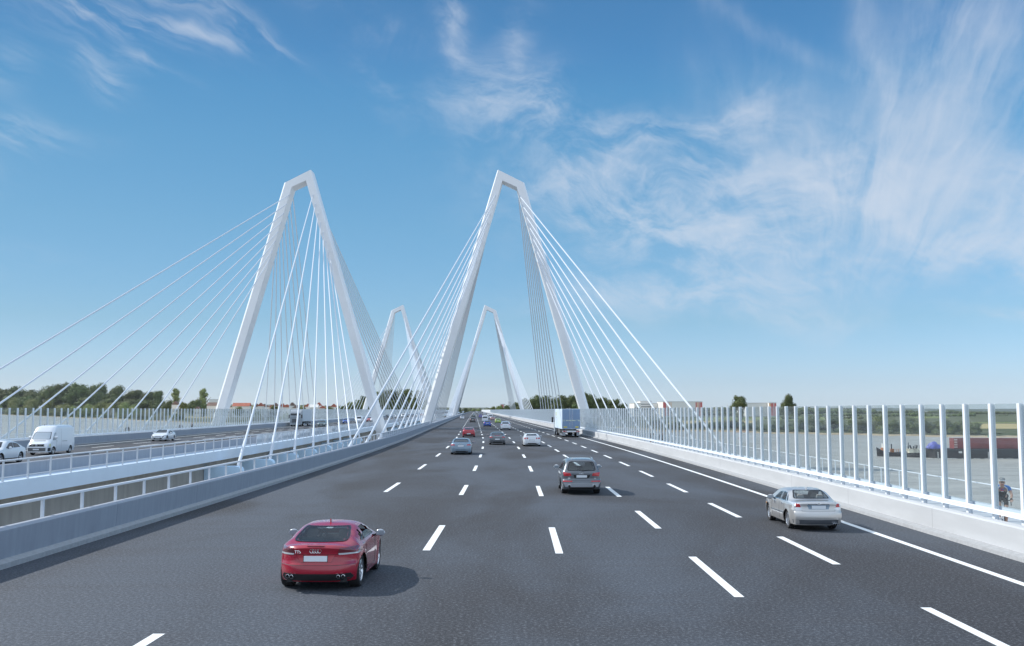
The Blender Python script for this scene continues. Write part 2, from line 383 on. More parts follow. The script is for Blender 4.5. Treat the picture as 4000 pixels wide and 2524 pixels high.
# noise screens: H posts with a pane in each bay
def noise_screen(off, base, ystart, label, near):
    root = tag(empty('noise_barrier', (off + cx(ystart), ystart, 0)), label, 'noise barrier', 'glass noise screens on white posts')
    SP = 1.67; top = 4.06
    inv = Matrix.Translation(-Vector(root.location))
    def post_mb(mb, m):
        for a, b in ((-.068, -.055), (.055, .068)): mb.box(a, b, -.075, .075, base, top, m)
        mb.box(-.055, .055, -.035, -.022, base, top, m)
    pm = MB(); post_mb(pm, Matrix.Identity(4)); p0 = None
    gm = MB().box(-.008, .008, 0.012, SP - 0.012, 1.13, top - .01); g0 = None
    ystuff = None; n = 0; y = ystart
    while n < 100:
        x = off + cx(y); rz = math.atan2(-(cx(y + SP) - cx(y)), SP)
        if p0 is None:
            p = p0 = pm.build('post', M_STEEL, root); g = g0 = gm.build('pane', M_GLASS, root)
        else:
            p = p0.copy(); g = g0.copy()
            for q in (p, g): C.objects.link(q); q.parent = root
        p.location = (x - root.location.x, y - ystart, 0); g.location = p.location
        p.rotation_euler = g.rotation_euler = (0, 0, rz)
        n += 1; y += SP
    # the far run reads as one surface of posts and glass
    mb = MB(); yy = y
    while yy < 1100:
        post_mb(mb, inv @ Matrix.Translation((off + cx(yy), yy, 0))); yy += SP
    tag(mb.build('post', M_STEEL, root), kind='stuff')
    mb = MB(); sweep(mb, [(off - .008, 1.13), (off + .008, 1.13), (off + .008, top - .01), (off - .008, top - .01)], y, YEND)
    mb.v = [tuple(inv @ Vector(p)) for p in mb.v]; tag(mb.build('pane', M_GLASS, root), kind='stuff')
    mb = MB(); sweep(mb, [(off - .06, base), (off + .06, base), (off + .06, top - .05), (off - .06, top - .05)], 1100, YEND)
    mb.v = [tuple(inv @ Vector(p)) for p in mb.v]; mb.build('far_wall', M_STEEL, root)
    d = -1 if off > 0 else 1
    # guard rail in front and the frame rail behind
    mb = MB(); a = off + d * .15
    sweep(mb, [(a - d * .02, .93), (a + d * .05, .94), (a + d * .03, .985), (a + d * .05, 1.04), (a + d * .01, 1.07), (a - d * .05, 1.07), (a - d * .05, .93)], ystart - 2, 1100, step=3)
    mb.v = [tuple(inv @ Vector(p)) for p in mb.v]; mb.build('guard_rail', M_STEEL, root)
    mb = MB(); a = off - d * .13
    sweep(mb, [(a - .02, 1.0), (a + .02, 1.0), (a + .02, 1.13), (a - .02, 1.13)], ystart - 2, 1100, step=3)
    mb.v = [tuple(inv @ Vector(p)) for p in mb.v]; mb.build('frame_rail', mat('frame rail paint', (.66, .72, .78), .4), root)
    return root
noise_screen(13.92, .12, 25.6, 'tall glass noise screen on white posts along the right roadside', True)
noise_screen(-47.95, .12, 93.1, 'tall glass noise screen on white posts beyond the left-hand carriageway', False)

# railings
def railing(name, off, z0, z1, ystart, sp, label, low=None, n=100, yend=900, panels=None, infill=None, pw=.05, r=.045, mt=None, pd=.07):
    mt = mt or M_RAILP
    root = tag(empty(name, (off + cx(ystart), ystart, 0)), label, 'railing', 'railings of the bridge edges')
    inv = Matrix.Translation(-Vector(root.location))
    def shift(mb): mb.v = [tuple(inv @ Vector(p)) for p in mb.v]; return mb
    circ = lambda zc, rr, ovx=1.0: [(off + rr * ovx * math.cos(t), zc + rr * math.sin(t)) for t in [i * math.pi / 4 for i in range(8)]]
    shift(sweep(MB(), circ(z1 - r, r, 1.5), Y0 if ystart > Y0 else ystart, yend, step=3)).build('top_rail', mt, root, smooth=True)
    if low: shift(sweep(MB(), circ(low, .028), Y0, yend, step=3)).build('lower_rail', mt, root)
    pm = MB().box(-pd / 2, pd / 2, -pw, pw, z0, z1 - .04); p0 = None; y = ystart
    for k in range(n):
        if y > yend: break
        p = p0 = pm.build('post', mt, root) if p0 is None else p0
        if k: p = p0.copy(); C.objects.link(p); p.parent = root
        p.location = (off + cx(y) - root.location.x, y - ystart, 0); p.rotation_euler = (0, 0, math.atan2(-slope(y), 1)); y += sp
    if y < yend:
        mb = MB()
        while y < yend: x = off + cx(y); mb.box(x - .035, x + .035, y - pw, y + pw, z0, z1 - .04); y += sp
        tag(shift(mb).build('post', mt, root), kind='stuff')
    if panels:
        a, b, zt = panels; y = a; g0 = None
        while y < b:
            mb = MB().box(-.012, .012, .035, 2.50, z0 + .12, zt)
            if g0 is None: g = g0 = mb.build('wind_screen_panel', M_PANEL, root)
            else: g = g0.copy(); C.objects.link(g); g.parent = root
            g.location = (off + cx(y) - root.location.x, y - ystart, 0); g.rotation_euler = (0, 0, math.atan2(-slope(y + 1), 1)); y += 2.55
    if infill:
        mb = MB(); y = max(ystart - 10, infill[0])
        while y < infill[1]: x = off + cx(y); mb.box(x - .007, x + .007, y - .007, y + .007, z0 + .08, z1 - .09); y += .14
        tag(shift(mb).build('infill_bars', M_MESHW, root), kind='stuff')
    return root
railing('railing', -13.12, .38, 1.45, 2.6 + 2.55 * 0.06, 2.55, 'open railing with flat posts behind the barrier nearest the camera on the left', panels=(107.2, 224, 1.40))
railing('railing', -24.78, .38, 1.45, 46.4, 2.53, 'railing with top and bottom rail above the pale fascia across the gap', low=.58, panels=(99.6, 203, 1.40))
railing('railing', 17.35, .10, 1.20, 27.4, 2.2, 'low railing on the river side of the right-hand walkway', infill=(60, 260), mt=M_STEEL, yend=520, r=.024, pd=.03)
railing('railing', -54.0, .10, 1.25, 82, 2.2, 'low railing on the river side of the left-hand walkway', infill=(84, 300), mt=M_STEEL, yend=520, r=.024, pd=.03)

# pylons
def pylon(py, side, label):
    dx = cx(py); e = tag(empty('bridge_pylon', (mx(3.4, side) + dx, py, 0)), label, 'pylon', 'white A-shaped bridge pylons')
    ox = mx(3.4, side)
    def W(x): return mx(x, side) - ox
    D = 2.0
    zb = -9.0
    def ring(inner, outf, outm, zi, zo, cd, dd=D):
        return [(W(inner), -dd, zi), (W(outf), -dd, zo), (W(outm), -dd + cd, zo - .05), (W(outm), dd - cd, zo - .05), (W(outf), dd, zo), (W(inner), dd, zi)]
    rl_b = ring(-12.0 - .291 * 12.9, -13.5 - .2855 * 12.9, -14.05 - .295 * 12.9, zb, zb, .75)
    rl_t = ring(2.48, 1.55, 1.36, 53.6, 55.93, .35)
    rr_b = ring(19.05 + .2796 * 12.9, 20.57 + .277 * 12.9, 21.1 + .28 * 12.9, zb, zb, .75)
    rr_t = ring(5.57, 6.9, 7.22, 52.13, 53.18, .35)
    def loft(a, b):
        n = len(a); return MB().add(a + b, [(i, (i + 1) % n, n + (i + 1) % n, n + i) for i in range(n)] + [tuple(range(n))[::-1], tuple(range(n, 2 * n))])
    loft(rl_b, rl_t).build('leg', M_PYL, e); loft(rr_b, rr_t).build('leg', M_PYL, e); loft(rl_t, rr_t).build('crossbeam', M_PYL, e)
    return e
PN = {(0, 1): 'nearer right-hand', (0, -1): 'nearer left-hand', (1, 1): 'farther right-hand', (1, -1): 'farther left-hand'}
pylon(215, 1, 'nearer right-hand white pylon straddling the carriageway ahead, top slanting down to the right')
pylon(215, -1, 'nearer left-hand white pylon over the oncoming carriageway, top slanting down to the left')
pylon(495, 1, 'farther right-hand white pylon, small between the legs of the nearer one')
pylon(495, -1, 'farther left-hand white pylon, small and half hidden by crossing cables')

ORD = ['topmost', 'second-highest', 'third-highest', 'fourth-highest', 'fourth-lowest', 'third-lowest', 'second-lowest', 'lowest']
def cables():
    for k, py in enumerate(PYL_Y):
        for side in (1, -1):
            for leg in (0, 1):
                for s in (-1, 1):
                    for i in range(8):
                        zt = 50.35 - 2.02 * i; dz = 50.35 - zt
                        xt = (0.92 - .288 * dz) if leg == 0 else (7.05 - 1.0 + .278 * dz)
                        if leg == 0: xt += .0
                        xa = -14.65 if leg == 0 else 19.9
                        ya = py + s * ANCH[i]
                        T = Vector((mx(xt, side) + cx(py), py + s * 1.9, zt)); A = Vector((mx(xa, side) + cx(ya), ya, -1.15))
                        d = (A - T).normalized(); rr = .107 if s < 0 and k == 0 else .105
                        o = MB().tube([T - A, Vector((0, 0, 0))], rr, 10 if k == 0 else 7, False).build('stay_cable', M_CABLE, None, smooth=True)
                        o.location = A
                        L = 6.2
                        MB().tube([-d * L, -d * (L - .25), Vector((0, 0, 0))], [rr, .15, .15], 10, False).build('anchor_sleeve', M_CABLE, o, smooth=True)
                        tag(o, '%s cable %s the camera, %s leg of the %s pylon' % (ORD[i], 'toward' if s < 0 else 'away from', 'outer' if leg else 'gap-side', PN[(k, side)]), 'stay cable', 'stay cables of the bridge')
cables()
# ------------------------------------------------------------------ river, banks, land
WZ, LZ = CAMH - 11.0, CAMH - 9.9
def water_mat():
    m = bpy.data.materials.new('river water'); m.use_nodes = True; t = m.node_tree; b = t.nodes['Principled BSDF']
    tc = t.nodes.new('ShaderNodeTexCoord'); mp = t.nodes.new('ShaderNodeMapping'); mp.inputs['Scale'].default_value = (0.05, 0.22, 1)
    t.links.new(tc.outputs['Object'], mp.inputs[0])
    n1 = noise(t, mp.outputs[0], 1.0, 5, 0.6, 0.6); n2 = noise(t, tc.outputs['Object'], 0.9, 4, 0.6)
    t.links.new(mixc(t, smooth(n1, .3, .7), (0.33, 0.32, 0.295), (0.45, 0.44, 0.41)), b.inputs['Base Color'])
    b.inputs['Roughness'].default_value = 0.35; b.inputs['Specular IOR Level'].default_value = 0.05
    bp = t.nodes.new('ShaderNodeBump'); bp.inputs['Strength'].default_value = 0.7; bp.inputs['Distance'].default_value = 0.5
    t.links.new((n2 * 0.8 + n1).s, bp.inputs['Height']); t.links.new(bp.outputs[0], b.inputs['Normal'])
    return m
structure('water', MB().add([(-9000, -400, WZ), (9000, -400, WZ), (9000, 9000, WZ), (-9000, 9000, WZ)], [(0, 1, 2, 3)]), water_mat())
def ground_mat(name, c1, c2, c3, sc, bump=0.3):
    m = bpy.data.materials.new(name); m.use_nodes = True; t = m.node_tree; b = t.nodes['Principled BSDF']
    tc = t.nodes.new('ShaderNodeTexCoord'); V = tc.outputs['Object']
    a = noise(t, V, sc, 5, 0.6, 0.3); d = noise(t, V, sc * 14, 5, 0.7)
    c = mixc(t, smooth(a, .38, .62), c1, c2); c = mixc(t, smooth(d, .4, .75), c, c3)
    t.links.new(c, b.inputs['Base Color']); b.inputs['Roughness'].default_value = 0.9; b.inputs['Specular IOR Level'].default_value = 0.1
    return m
M_GRASS = ground_mat('meadow grass', (0.085, 0.10, 0.045), (0.145, 0.15, 0.085), (0.065, 0.075, 0.04), 0.02)
M_SAND = ground_mat('river sand', (0.42, 0.33, 0.22), (0.50, 0.41, 0.29), (0.33, 0.27, 0.18), 0.05)
M_CROP = ground_mat('ripe field', (0.46, 0.37, 0.20), (0.42, 0.35, 0.17), (0.38, 0.31, 0.15), 0.01)
M_FIELD = ground_mat('green field', (0.17, 0.20, 0.07), (0.21, 0.23, 0.09), (0.14, 0.17, 0.055), 0.01)
SH = [(-700, 1619.5), (0, 1620), (150, 1625), (300, 1633), (440, 1637), (580, 1645), (700, 1649), (830, 1653), (1000, 1655), (1400, 1656), (2000, 1660), (2440, 1672),
      (2600, 1686), (2800, 1685), (3000, 1693), (3250, 1697), (3500, 1703), (3800, 1708), (4000, 1710), (4700, 1716)]
def shore_Y(u):
    for (a, va), (b, vb) in zip(SH, SH[1:]):
        if a <= u <= b: return 11.0 * F / (va + (vb - va) * (u - a) / (b - a) - 1601)
    return 11.0 * F / (SH[0][1] - 1601 if u < 0 else SH[-1][1] - 1601)
rnd = random.Random(4)
us = [-700 + 30 * i for i in range(181)]
wig = [0.02 * math.sin(i * .9) + 0.013 * math.sin(i * 2.3) + rnd.uniform(-.01, .01) for i in range(181)]
def strip(ks, zs):
    mb = MB(); vs = []
    for i, u in enumerate(us):
        y0 = shore_Y(u)
        for k, z in zip(ks, zs):
            y = y0 * (1 + wig[i] * 0.6 + k) if k < 5 else 14000
            vs.append(((u - 2000) / F * y, y, z))
    n = len(ks); fs = [(i * n + k, (i + 1) * n + k, (i + 1) * n + k + 1, i * n + k + 1) for i in range(len(us) - 1) for k in range(n - 1)]
    return mb.add(vs, fs)
structure('beach', strip([-.02, .012, .05], [WZ - .3, WZ + .12, WZ + .45]), M_SAND)
structure('ground', strip([.032, .07, .2, 9], [WZ + .2, WZ + .9, LZ, LZ]), M_GRASS)
def fieldq(name, pts, m, z):
    structure(name, MB().add([(*px(u, v, LZ), LZ + z) for u, v in pts], [tuple(range(len(pts)))]), m)
fieldq('field', [(2740, 1631), (3060, 1630), (3050, 1641), (2700, 1642)], M_FIELD, .05)
fieldq('field', [(2640, 1644), (2960, 1643), (2930, 1654), (2600, 1656)], M_CROP, .05)
fieldq('field', [(3080, 1629), (3340, 1628), (3330, 1640), (3070, 1642)], M_FIELD, .06)
fieldq('field', [(3560, 1626), (3700, 1626), (3710, 1634), (3540, 1634)], M_FIELD, .05)
fieldq('field', [(3800, 1649), (4150, 1650), (4200, 1654), (3790, 1653)], M_FIELD, .06)
fieldq('field', [(3840, 1655.5), (4200, 1656.5), (4220, 1677), (3820, 1675)], M_CROP, .08)
fieldq('field', [(640, 1626), (900, 1628), (880, 1634), (620, 1632)], M_CROP, .05)

# distant hills
def hills(u0, u1, Y, vt, seed, name='hills'):
    r = random.Random(seed); mb = MB(); n = 60; vs = []
    for i in range(n + 1):
        u = u0 + (u1 - u0) * i / n; t = i / n
        v = vt(t) + r.uniform(-.8, .8); x = (u - 2000) / F * Y
        z = CAMH + (1601 - v) * Y / F
        vs += [(x, Y - 500, LZ), (x, Y, z), (x * 1.02, Y + 900, z * .96), (x * 1.05, Y + 2500, LZ)]
    fs = [(i * 4 + k, (i + 1) * 4 + k, (i + 1) * 4 + k + 1, i * 4 + k + 1) for i in range(n) for k in range(3)]
    structure(name, mb.add(vs, fs), mat('wooded hillside', (0.10, 0.12, 0.10), 0.95, var=.4, vscale=.006))
hills(-900, 1900, 7600, lambda t: 1592 - 12 * math.sin(math.pi * min(1, max(0, (t - .45) / .4))) , 1)
hills(1500, 4900, 7000, lambda t: 1598 - 5 * math.sin(t * 9) ** 2, 2)

# ------------------------------------------------------------------ trees
def leafmat(name, c1, c2, c3):
    m = bpy.data.materials.new(name); m.use_nodes = True; t = m.node_tree; b = t.nodes['Principled BSDF']
    tc = t.nodes.new('ShaderNodeTexCoord'); oi = t.nodes.new('ShaderNodeObjectInfo')
    n = noise(t, tc.outputs['Object'], 0.35, 3, 0.6); n2 = noise(t, tc.outputs['Object'], 3.0, 3, 0.7)
    c = mixc(t, smooth(n, .35, .65), c1, c2); c = mixc(t, smooth(n2, .45, .75), c, c3)
    hs = t.nodes.new('ShaderNodeHueSaturation'); t.links.new(c, hs.inputs['Color'])
    rr = N(t, oi.outputs['Random']); t.links.new((rr * 0.04 + 0.48).s, hs.inputs['Hue']); t.links.new((rr * 0.5 + 0.75).s, hs.inputs['Value'])
    t.links.new(hs.outputs[0], b.inputs['Base Color']); b.inputs['Roughness'].default_value = 0.7; b.inputs['Specular IOR Level'].default_value = 0.2
    return m
M_LEAF = leafmat('dark foliage', (0.078, 0.108, 0.036), (0.118, 0.15, 0.052), (0.165, 0.18, 0.08))
M_WIL = leafmat('willow foliage', (0.20, 0.23, 0.085), (0.26, 0.28, 0.12), (0.16, 0.19, 0.07))
M_WIL2 = leafmat('bank willow foliage', (0.115, 0.14, 0.058), (0.165, 0.19, 0.08), (0.09, 0.11, 0.045))
M_LITE = leafmat('light foliage', (0.16, 0.19, 0.05), (0.21, 0.23, 0.07), (0.12, 0.15, 0.04))
M_BARK = mat('bark', (0.11, 0.09, 0.07), 0.9, var=.3, vscale=3)
def crown_mesh(seed, kind):
    """leaf clusters spread through an uneven crown; unit tree 10 m tall"""
    r = random.Random(seed); mb = MB(); blobs = []
    if kind == 'round':
        blobs.append((Vector((0, 0, 6.0)), 2.6))
        for k in range(15):
            a = r.uniform(0, 6.28); h = r.uniform(1.8, 8.6); q = 1 - abs(h - 5.2) / 6.2
            d = r.uniform(1.4, 3.3) * q; blobs.append((Vector((math.cos(a) * d, math.sin(a) * d, h)), r.uniform(.9, 1.75)))
    elif kind == 'poplar':
        for k in range(14):
            a = r.uniform(0, 6.28); h = 2.2 + k * .5; d = r.uniform(.1, .9) * (1.0 if h < 8 else .5)
            blobs.append((Vector((math.cos(a) * d, math.sin(a) * d, h)), r.uniform(.5, .95)))
    else:   # bush
        for k in range(14):
            a = r.uniform(0, 6.28); d = r.uniform(.4, 4.2); h = r.uniform(1.2, 6.6) * (1 - d / 9)
            blobs.append((Vector((math.cos(a) * d, math.sin(a) * d, h)), r.uniform(1.5, 2.6)))
    for c, rad in blobs:
        # dim inner body so that light does not pass straight through
        bm = bmesh.new(); bmesh.ops.create_icosphere(bm, subdivisions=1, radius=rad * .72)
        o = len(mb.v); mb.v += [tuple(v.co * r.uniform(.95, 1.2) + c) for v in bm.verts]; fs = [tuple(v.index + o for v in f.verts) for f in bm.faces]
        mb.f += fs; mb.mi += [0] * len(fs); bm.free()
        n = int(150 * rad * rad / 1.6) + 40
        for k in range(n):
            d = Vector((r.gauss(0, 1), r.gauss(0, 1), r.gauss(0, 1))).normalized(); p = c + d * rad * r.uniform(.72, 1.16)
            if p.z < .3: continue
            s = r.uniform(.10, .26); nn = (d + Vector((r.uniform(-.7, .7), r.uniform(-.7, .7), r.uniform(-.7, .7)))).normalized()
            u = nn.cross(Vector((r.uniform(-1, 1), r.uniform(-1, 1), .3))).normalized(); w = nn.cross(u)
            mb.add([p + u * s, p + w * s * .8, p - u * s, p - w * s * .8], [(0, 1, 2, 3)])
    me = bpy.data.meshes.new('crown'); me.from_pydata([tuple(p) for p in mb.v], [], mb.f); return me
CR = {'round': [crown_mesh(i, 'round') for i in range(5)], 'poplar': [crown_mesh(20 + i, 'poplar') for i in range(2)], 'bush': [crown_mesh(40 + i, 'bush') for i in range(4)]}
def trunk_mesh(seed):
    r = random.Random(seed); mb = MB()
    mb.tube([(0, 0, 0), (.05, 0, 1.6), (.1, .05, 3.4), (0, .1, 6.2)], [.30, .24, .19, .06], 7)
    for k in range(5):
        a = r.uniform(0, 6.28); h = r.uniform(2.2, 4.6); d = r.uniform(1.4, 2.6)
        mb.tube([(.07, .03, h), (math.cos(a) * d * .5, math.sin(a) * d * .5, h + .9), (math.cos(a) * d, math.sin(a) * d, h + 2.2)], [.13, .09, .03], 5)
    me = bpy.data.meshes.new('trunk'); me.from_pydata([tuple(p) for p in mb.v], [], mb.f); me.materials.append(M_BARK); return me
TR = [trunk_mesh(i) for i in range(3)]
_cm = {}
def tree(u, vtop, Y, kind, m, label, group, wpx=None, zb=LZ, name=None):
    """a tree standing at distance Y in the direction of column u, as tall as the photo shows"""
    x = (u - 2000) / F * Y; h = zat(vtop, Y) - zb
    i = rnd.randrange(len(CR[kind])); key = (kind, i, m.name)
    if key not in _cm:
        me = CR[kind][i].copy(); me.materials.clear(); me.materials.append(m); _cm[key] = me
    e = tag(empty(name or ('bush' if kind == 'bush' else 'poplar_tree' if kind == 'poplar' else 'broadleaf_tree'), (x, Y, zb), rnd.uniform(0, 6.28)), label, 'bush' if kind == 'bush' else 'tree', group)
    top = {'round': 9.9, 'poplar': 9.4, 'bush': 7.2}[kind]; wid = {'round': 7.0, 'poplar': 2.7, 'bush': 9.0}[kind]
    sz = h / top; sx = sz if wpx is None else (wpx * Y / F) / wid
    e.scale = (sx, sx, sz)
    c = bpy.data.objects.new('crown', _cm[key]); C.objects.link(c); c.parent = e
    if kind != 'bush' or True:
        t_ = bpy.data.objects.new('trunk', TR[i % 3]); C.objects.link(t_); t_.parent = e
    return e
ORDN = ['first', 'second', 'third', 'fourth', 'fifth', 'sixth', 'seventh', 'eighth', 'ninth', 'tenth', 'eleventh', 'twelfth', 'thirteenth', 'fourteenth', 'fifteenth', 'sixteenth', 'seventeenth', 'eighteenth', 'nineteenth', 'twentieth']
# tall row on the left bank (u, top v, width px)
row = [(-60, 1512, 110), (15, 1510, 90), (72, 1495, 75), (132, 1511, 85), (187, 1494, 80), (245, 1490, 95), (312, 1492, 90), (388, 1500, 90), (455, 1509, 80), (527, 1521, 85), (582, 1528, 70), (622, 1524, 52)]
for i, (u, v, w) in enumerate(row):
    tree(u, v, 2520 + rnd.uniform(-40, 120) - max(0, u - 300) * 1.5, 'round', M_LEAF, 'tall dark tree, %s from the left in the row behind the river bank' % ORDN[i], 'tall trees on the left bank', w)
for i, (u, v, w) in enumerate([(40, 1548, 90), (105, 1545, 80), (215, 1550, 100), (285, 1543, 90), (350, 1545, 95), (430, 1548, 90), (505, 1553, 90), (560, 1556, 80), (610, 1560, 60)]):
    tree(u, v, 2500 - max(0, u - 300) * 1.6, 'round', M_LEAF, 'shorter dark tree filling the gap below the tall left row, %s along' % ORDN[i], 'understorey trees on the left bank', w)
for i, (u, v, w) in enumerate([(-30, 1580, 80), (60, 1563, 62), (130, 1565, 78), (195, 1566, 60), (250, 1572, 75), (300, 1579, 45), (345, 1573, 60), (400, 1562, 60), (440, 1568, 55), (490, 1580, 60), (535, 1574, 60), (590, 1590, 40)]):
    tree(u, v, min(2330, shore_Y(max(0, u)) * 1.10), 'bush', M_WIL, 'pale willow bush by the water below the dark trees, %s from left' % ORDN[i], 'willow bushes on the left bank', w)
for i, (u, v, w) in enumerate([(20, 1598, 50), (90, 1600, 60), (160, 1603, 60), (230, 1604, 70), (420, 1612, 50), (500, 1615, 50), (640, 1612, 60), (560, 1600, 60), (700, 1606, 50), (860, 1614, 40), (1010, 1612, 40), (1120, 1610, 50)]):
    tree(u, v, shore_Y(max(0, u)) * 1.07, 'bush', M_LITE if i % 3 else M_WIL, 'low green bush seen through the left noise screen, %s from left' % ORDN[i], 'bank bushes behind the screen', w)
tree(692, 1516, 1400, 'poplar', M_WIL, 'slim upright poplar left of a stay cable, before the tall pylon leg', 'poplars on the left bank', 40)
tree(795, 1516, 1400, 'poplar', M_WIL, 'slim poplar with spreading top just left of the pylon leg', 'poplars on the left bank', 38)
for i, (u, v, w, k) in enumerate([(660, 1556, 50, 0), (720, 1572, 40, 1), (765, 1562, 60, 0), (800, 1570, 50, 0), (935, 1583, 40, 1), (1075, 1585, 40, 1), (1180, 1590, 40, 1), (1290, 1588, 40, 1), (1335, 1583, 50, 1), (1375, 1568, 60, 1)]):
    tree(u, v, 1290 if k else 1350, 'round', M_LITE if k else M_LEAF, '%s among the village houses, %s from left' % ('light green small tree' if k else 'small dark tree', ORDN[i]), 'trees among the houses', w)
# dark wood behind the cables, and the wood right of the near pylon
for i, (u, v, w) in enumerate([(1400, 1552, 60), (1430, 1538, 60), (1488, 1520, 75), (1540, 1519, 80), (1590, 1517, 80), (1635, 1521, 70), (1668, 1545, 45), (1460, 1560, 60), (1560, 1560, 80), (1620, 1560, 70)]):
    tree(u, v, 900 + rnd.uniform(-20, 60), 'round', M_LEAF, 'dark tree of the wood between the pylons, %s from left' % ORDN[i], 'wood behind the crossing cables', w)
for i, (u, v, w) in enumerate([(1700, 1592, 30), (1765, 1594, 30), (1792, 1590, 26), (1822, 1592, 24)]):
    tree(u, v, 1500, 'round', M_LEAF, 'tiny far tree beside the vanishing road, %s from left' % ORDN[i], 'far trees by the road', w)
for i, (u, v, w) in enumerate([(2045, 1548, 60), (2090, 1535, 70), (2140, 1532, 75), (2190, 1530, 80), (2240, 1532, 70), (2295, 1530, 70), (2345, 1548, 80), (2395, 1551, 70), (2430, 1568, 50), (2070, 1566, 60), (2160, 1564, 80), (2270, 1562, 80), (2330, 1570, 80)]):
    tree(u, v, 820 + rnd.uniform(-20, 60), 'round', M_LEAF, 'dark green tree of the wood past the right-hand screen, %s from left' % ORDN[i], 'wood right of the road', w)
for i, (u, v, w) in enumerate([(1925, 1583, 26), (1952, 1581, 34), (1985, 1576, 40), (2010, 1570, 44)]):
    tree(u, v, 1150, 'round', M_LITE if i < 2 else M_LEAF, 'small roadside tree by the far end of the screen, %s from left' % ORDN[i], 'trees at the far screen end', w)
for i, (u, v, w) in enumerate([(1835, 1599, 22), (1850, 1597, 24), (1868, 1599, 24)]):
    tree(u, v + 2, 2560, 'bush', M_LITE, 'light green bush where the road vanishes, %s from left' % ORDN[i], 'bushes at the vanishing point', w)
tree(2882, 1537, 900, 'round', M_LEAF, 'single tall ragged tree standing alone between the white factory halls', None, 68)
tree(3073, 1543, 850, 'round', M_LEAF, 'single dark tree rising above the first clear screen panes on the right', None, 62)
# willows along the right bank
ub = [(2560, 1640, 60), (2640, 1648, 60), (2735, 1646, 70), (2800, 1640, 60), (2860, 1636, 60), (2920, 1650, 50), (3025, 1642, 70), (3065, 1648, 50), (3125, 1624, 56), (3165, 1630, 50), (3205, 1640, 36), (3250, 1616, 60),
      (3315, 1634, 60), (3365, 1634, 66), (3425, 1634, 60), (3480, 1634, 60), (3540, 1636, 66), (3600, 1634, 60), (3640, 1640, 60), (3690, 1632, 60), (3740, 1638, 60), (3790, 1645, 60)]
for i, (u, v, w) in enumerate(ub):
    Y = shore_Y(u) * (1.06 if i % 2 else 1.10); k = 'bush' if i not in (11,) else 'round'
    tree(u, v, Y, k, M_LITE if i == 14 else M_WIL2, '%s on the right river bank, number %s counting from the left' % ('bright green bush' if i == 14 else 'willow bush' if k == 'bush' else 'dark round tree', ORDN[i] if i < 20 else ('twenty-first', 'twenty-second')[i - 20]), 'willow row on the right bank', w * 1.25)
for i, (u, v, w) in enumerate([(3010, 1650, 40), (3330, 1672, 44), (3455, 1668, 44), (3560, 1662, 46), (3650, 1675, 44), (3760, 1668, 44), (3890, 1690, 36), (2980, 1668, 50), (3100, 1668, 50), (3985, 1700, 26)]):
    tree(u, v, shore_Y(u) * 1.035, 'bush', M_WIL2, 'low overhanging bush at the right waterline, %s from left' % ORDN[i], 'low bushes at the right waterline', w)

# far-off woods that read as one mass
def wood(u0, u1, Y, vt, dens, seed, name='distant_wood', m=None):
    r = random.Random(seed); mb = MB(); n = int((u1 - u0) * dens)
    for k in range(n):
        u = r.uniform(u0, u1); t = (u - u0) / (u1 - u0); y = Y * r.uniform(.97, 1.05); x = (u - 2000) / F * y
        top = zat(vt(t) + r.uniform(0, 7), y); w = (top - LZ) * r.uniform(.5, 1.0)
        bm = bmesh.new(); bmesh.ops.create_icosphere(bm, subdivisions=1, radius=1); o = len(mb.v)
        mb.v += [(x + v.co.x * w * r.uniform(.85, 1.15), y + v.co.y * w, (top + LZ) / 2 + v.co.z * (top - LZ) / 2 * r.uniform(.86, 1.08)) for v in bm.verts]
        fs = [tuple(v.index + o for v in f.verts) for f in bm.faces]; mb.f += fs; mb.mi += [0] * len(fs); bm.free()
        for q in range(46):
            d = Vector((r.gauss(0, 1), r.gauss(0, 1), r.gauss(0, 1))).normalized(); s = w * r.uniform(.10, .2)
            p = Vector((x + d.x * w, y + d.y * w, (top + LZ) / 2 + d.z * (top - LZ) / 2 * 1.04)); uu = d.cross(Vector((r.random(), r.random(), 1))).normalized(); ww = d.cross(uu)
            mb.add([p + uu * s, p + ww * s, p - uu * s, p - ww * s], [(0, 1, 2, 3)])
    o = mb.build(name, m or M_LEAF); tag(o, kind='stuff'); return o
wood(640, 1450, 3400, lambda t: 1584 - 3 * math.sin(t * 20), .22, 5)
wood(880, 1500, 2100, lambda t: 1588 - 4 * math.sin(t * 11), .12, 6, m=M_WIL)
wood(1480, 1960, 3600, lambda t: 1592, .10, 7)
wood(2420, 2720, 1700, lambda t: 1604 - 3 * math.sin(t * 12), .26, 8)
wood(2700, 3120, 1750, lambda t: 1607 - 4 * math.sin(t * 9), .26, 9)
wood(2960, 3060, 4200, lambda t: 1588, .2, 10)
wood(3100, 3420, 2400, lambda t: 1590 + 10 * t + 2 * math.sin(t * 31), .42, 11)
wood(3400, 3760, 2800, lambda t: 1603 + 3 * math.sin(t * 14), .42, 12)
wood(3740, 4300, 2300, lambda t: 1609 - 4 * math.sin(t * 8), .42, 13)
wood(-300, 700, 3300, lambda t: 1585, .14, 14)
wood(3080, 3800, 1500, lambda t: 1614 + 4 * math.sin(t * 17), .26, 16)
wood(2980, 3440, 1050, lambda t: 1624 + 5 * math.sin(t * 23), .10, 17, m=M_WIL2)
wood(3720, 4300, 1700, lambda t: 1622 + 4 * math.sin(t * 13), .2, 19)
wood(2640, 3060, 5200, lambda t: 1588 + 3 * math.sin(t * 7), .3, 18)
wood(2600, 3000, 1000, lambda t: 1645 - 2 * math.sin(t * 20), .05, 15, m=M_WIL)

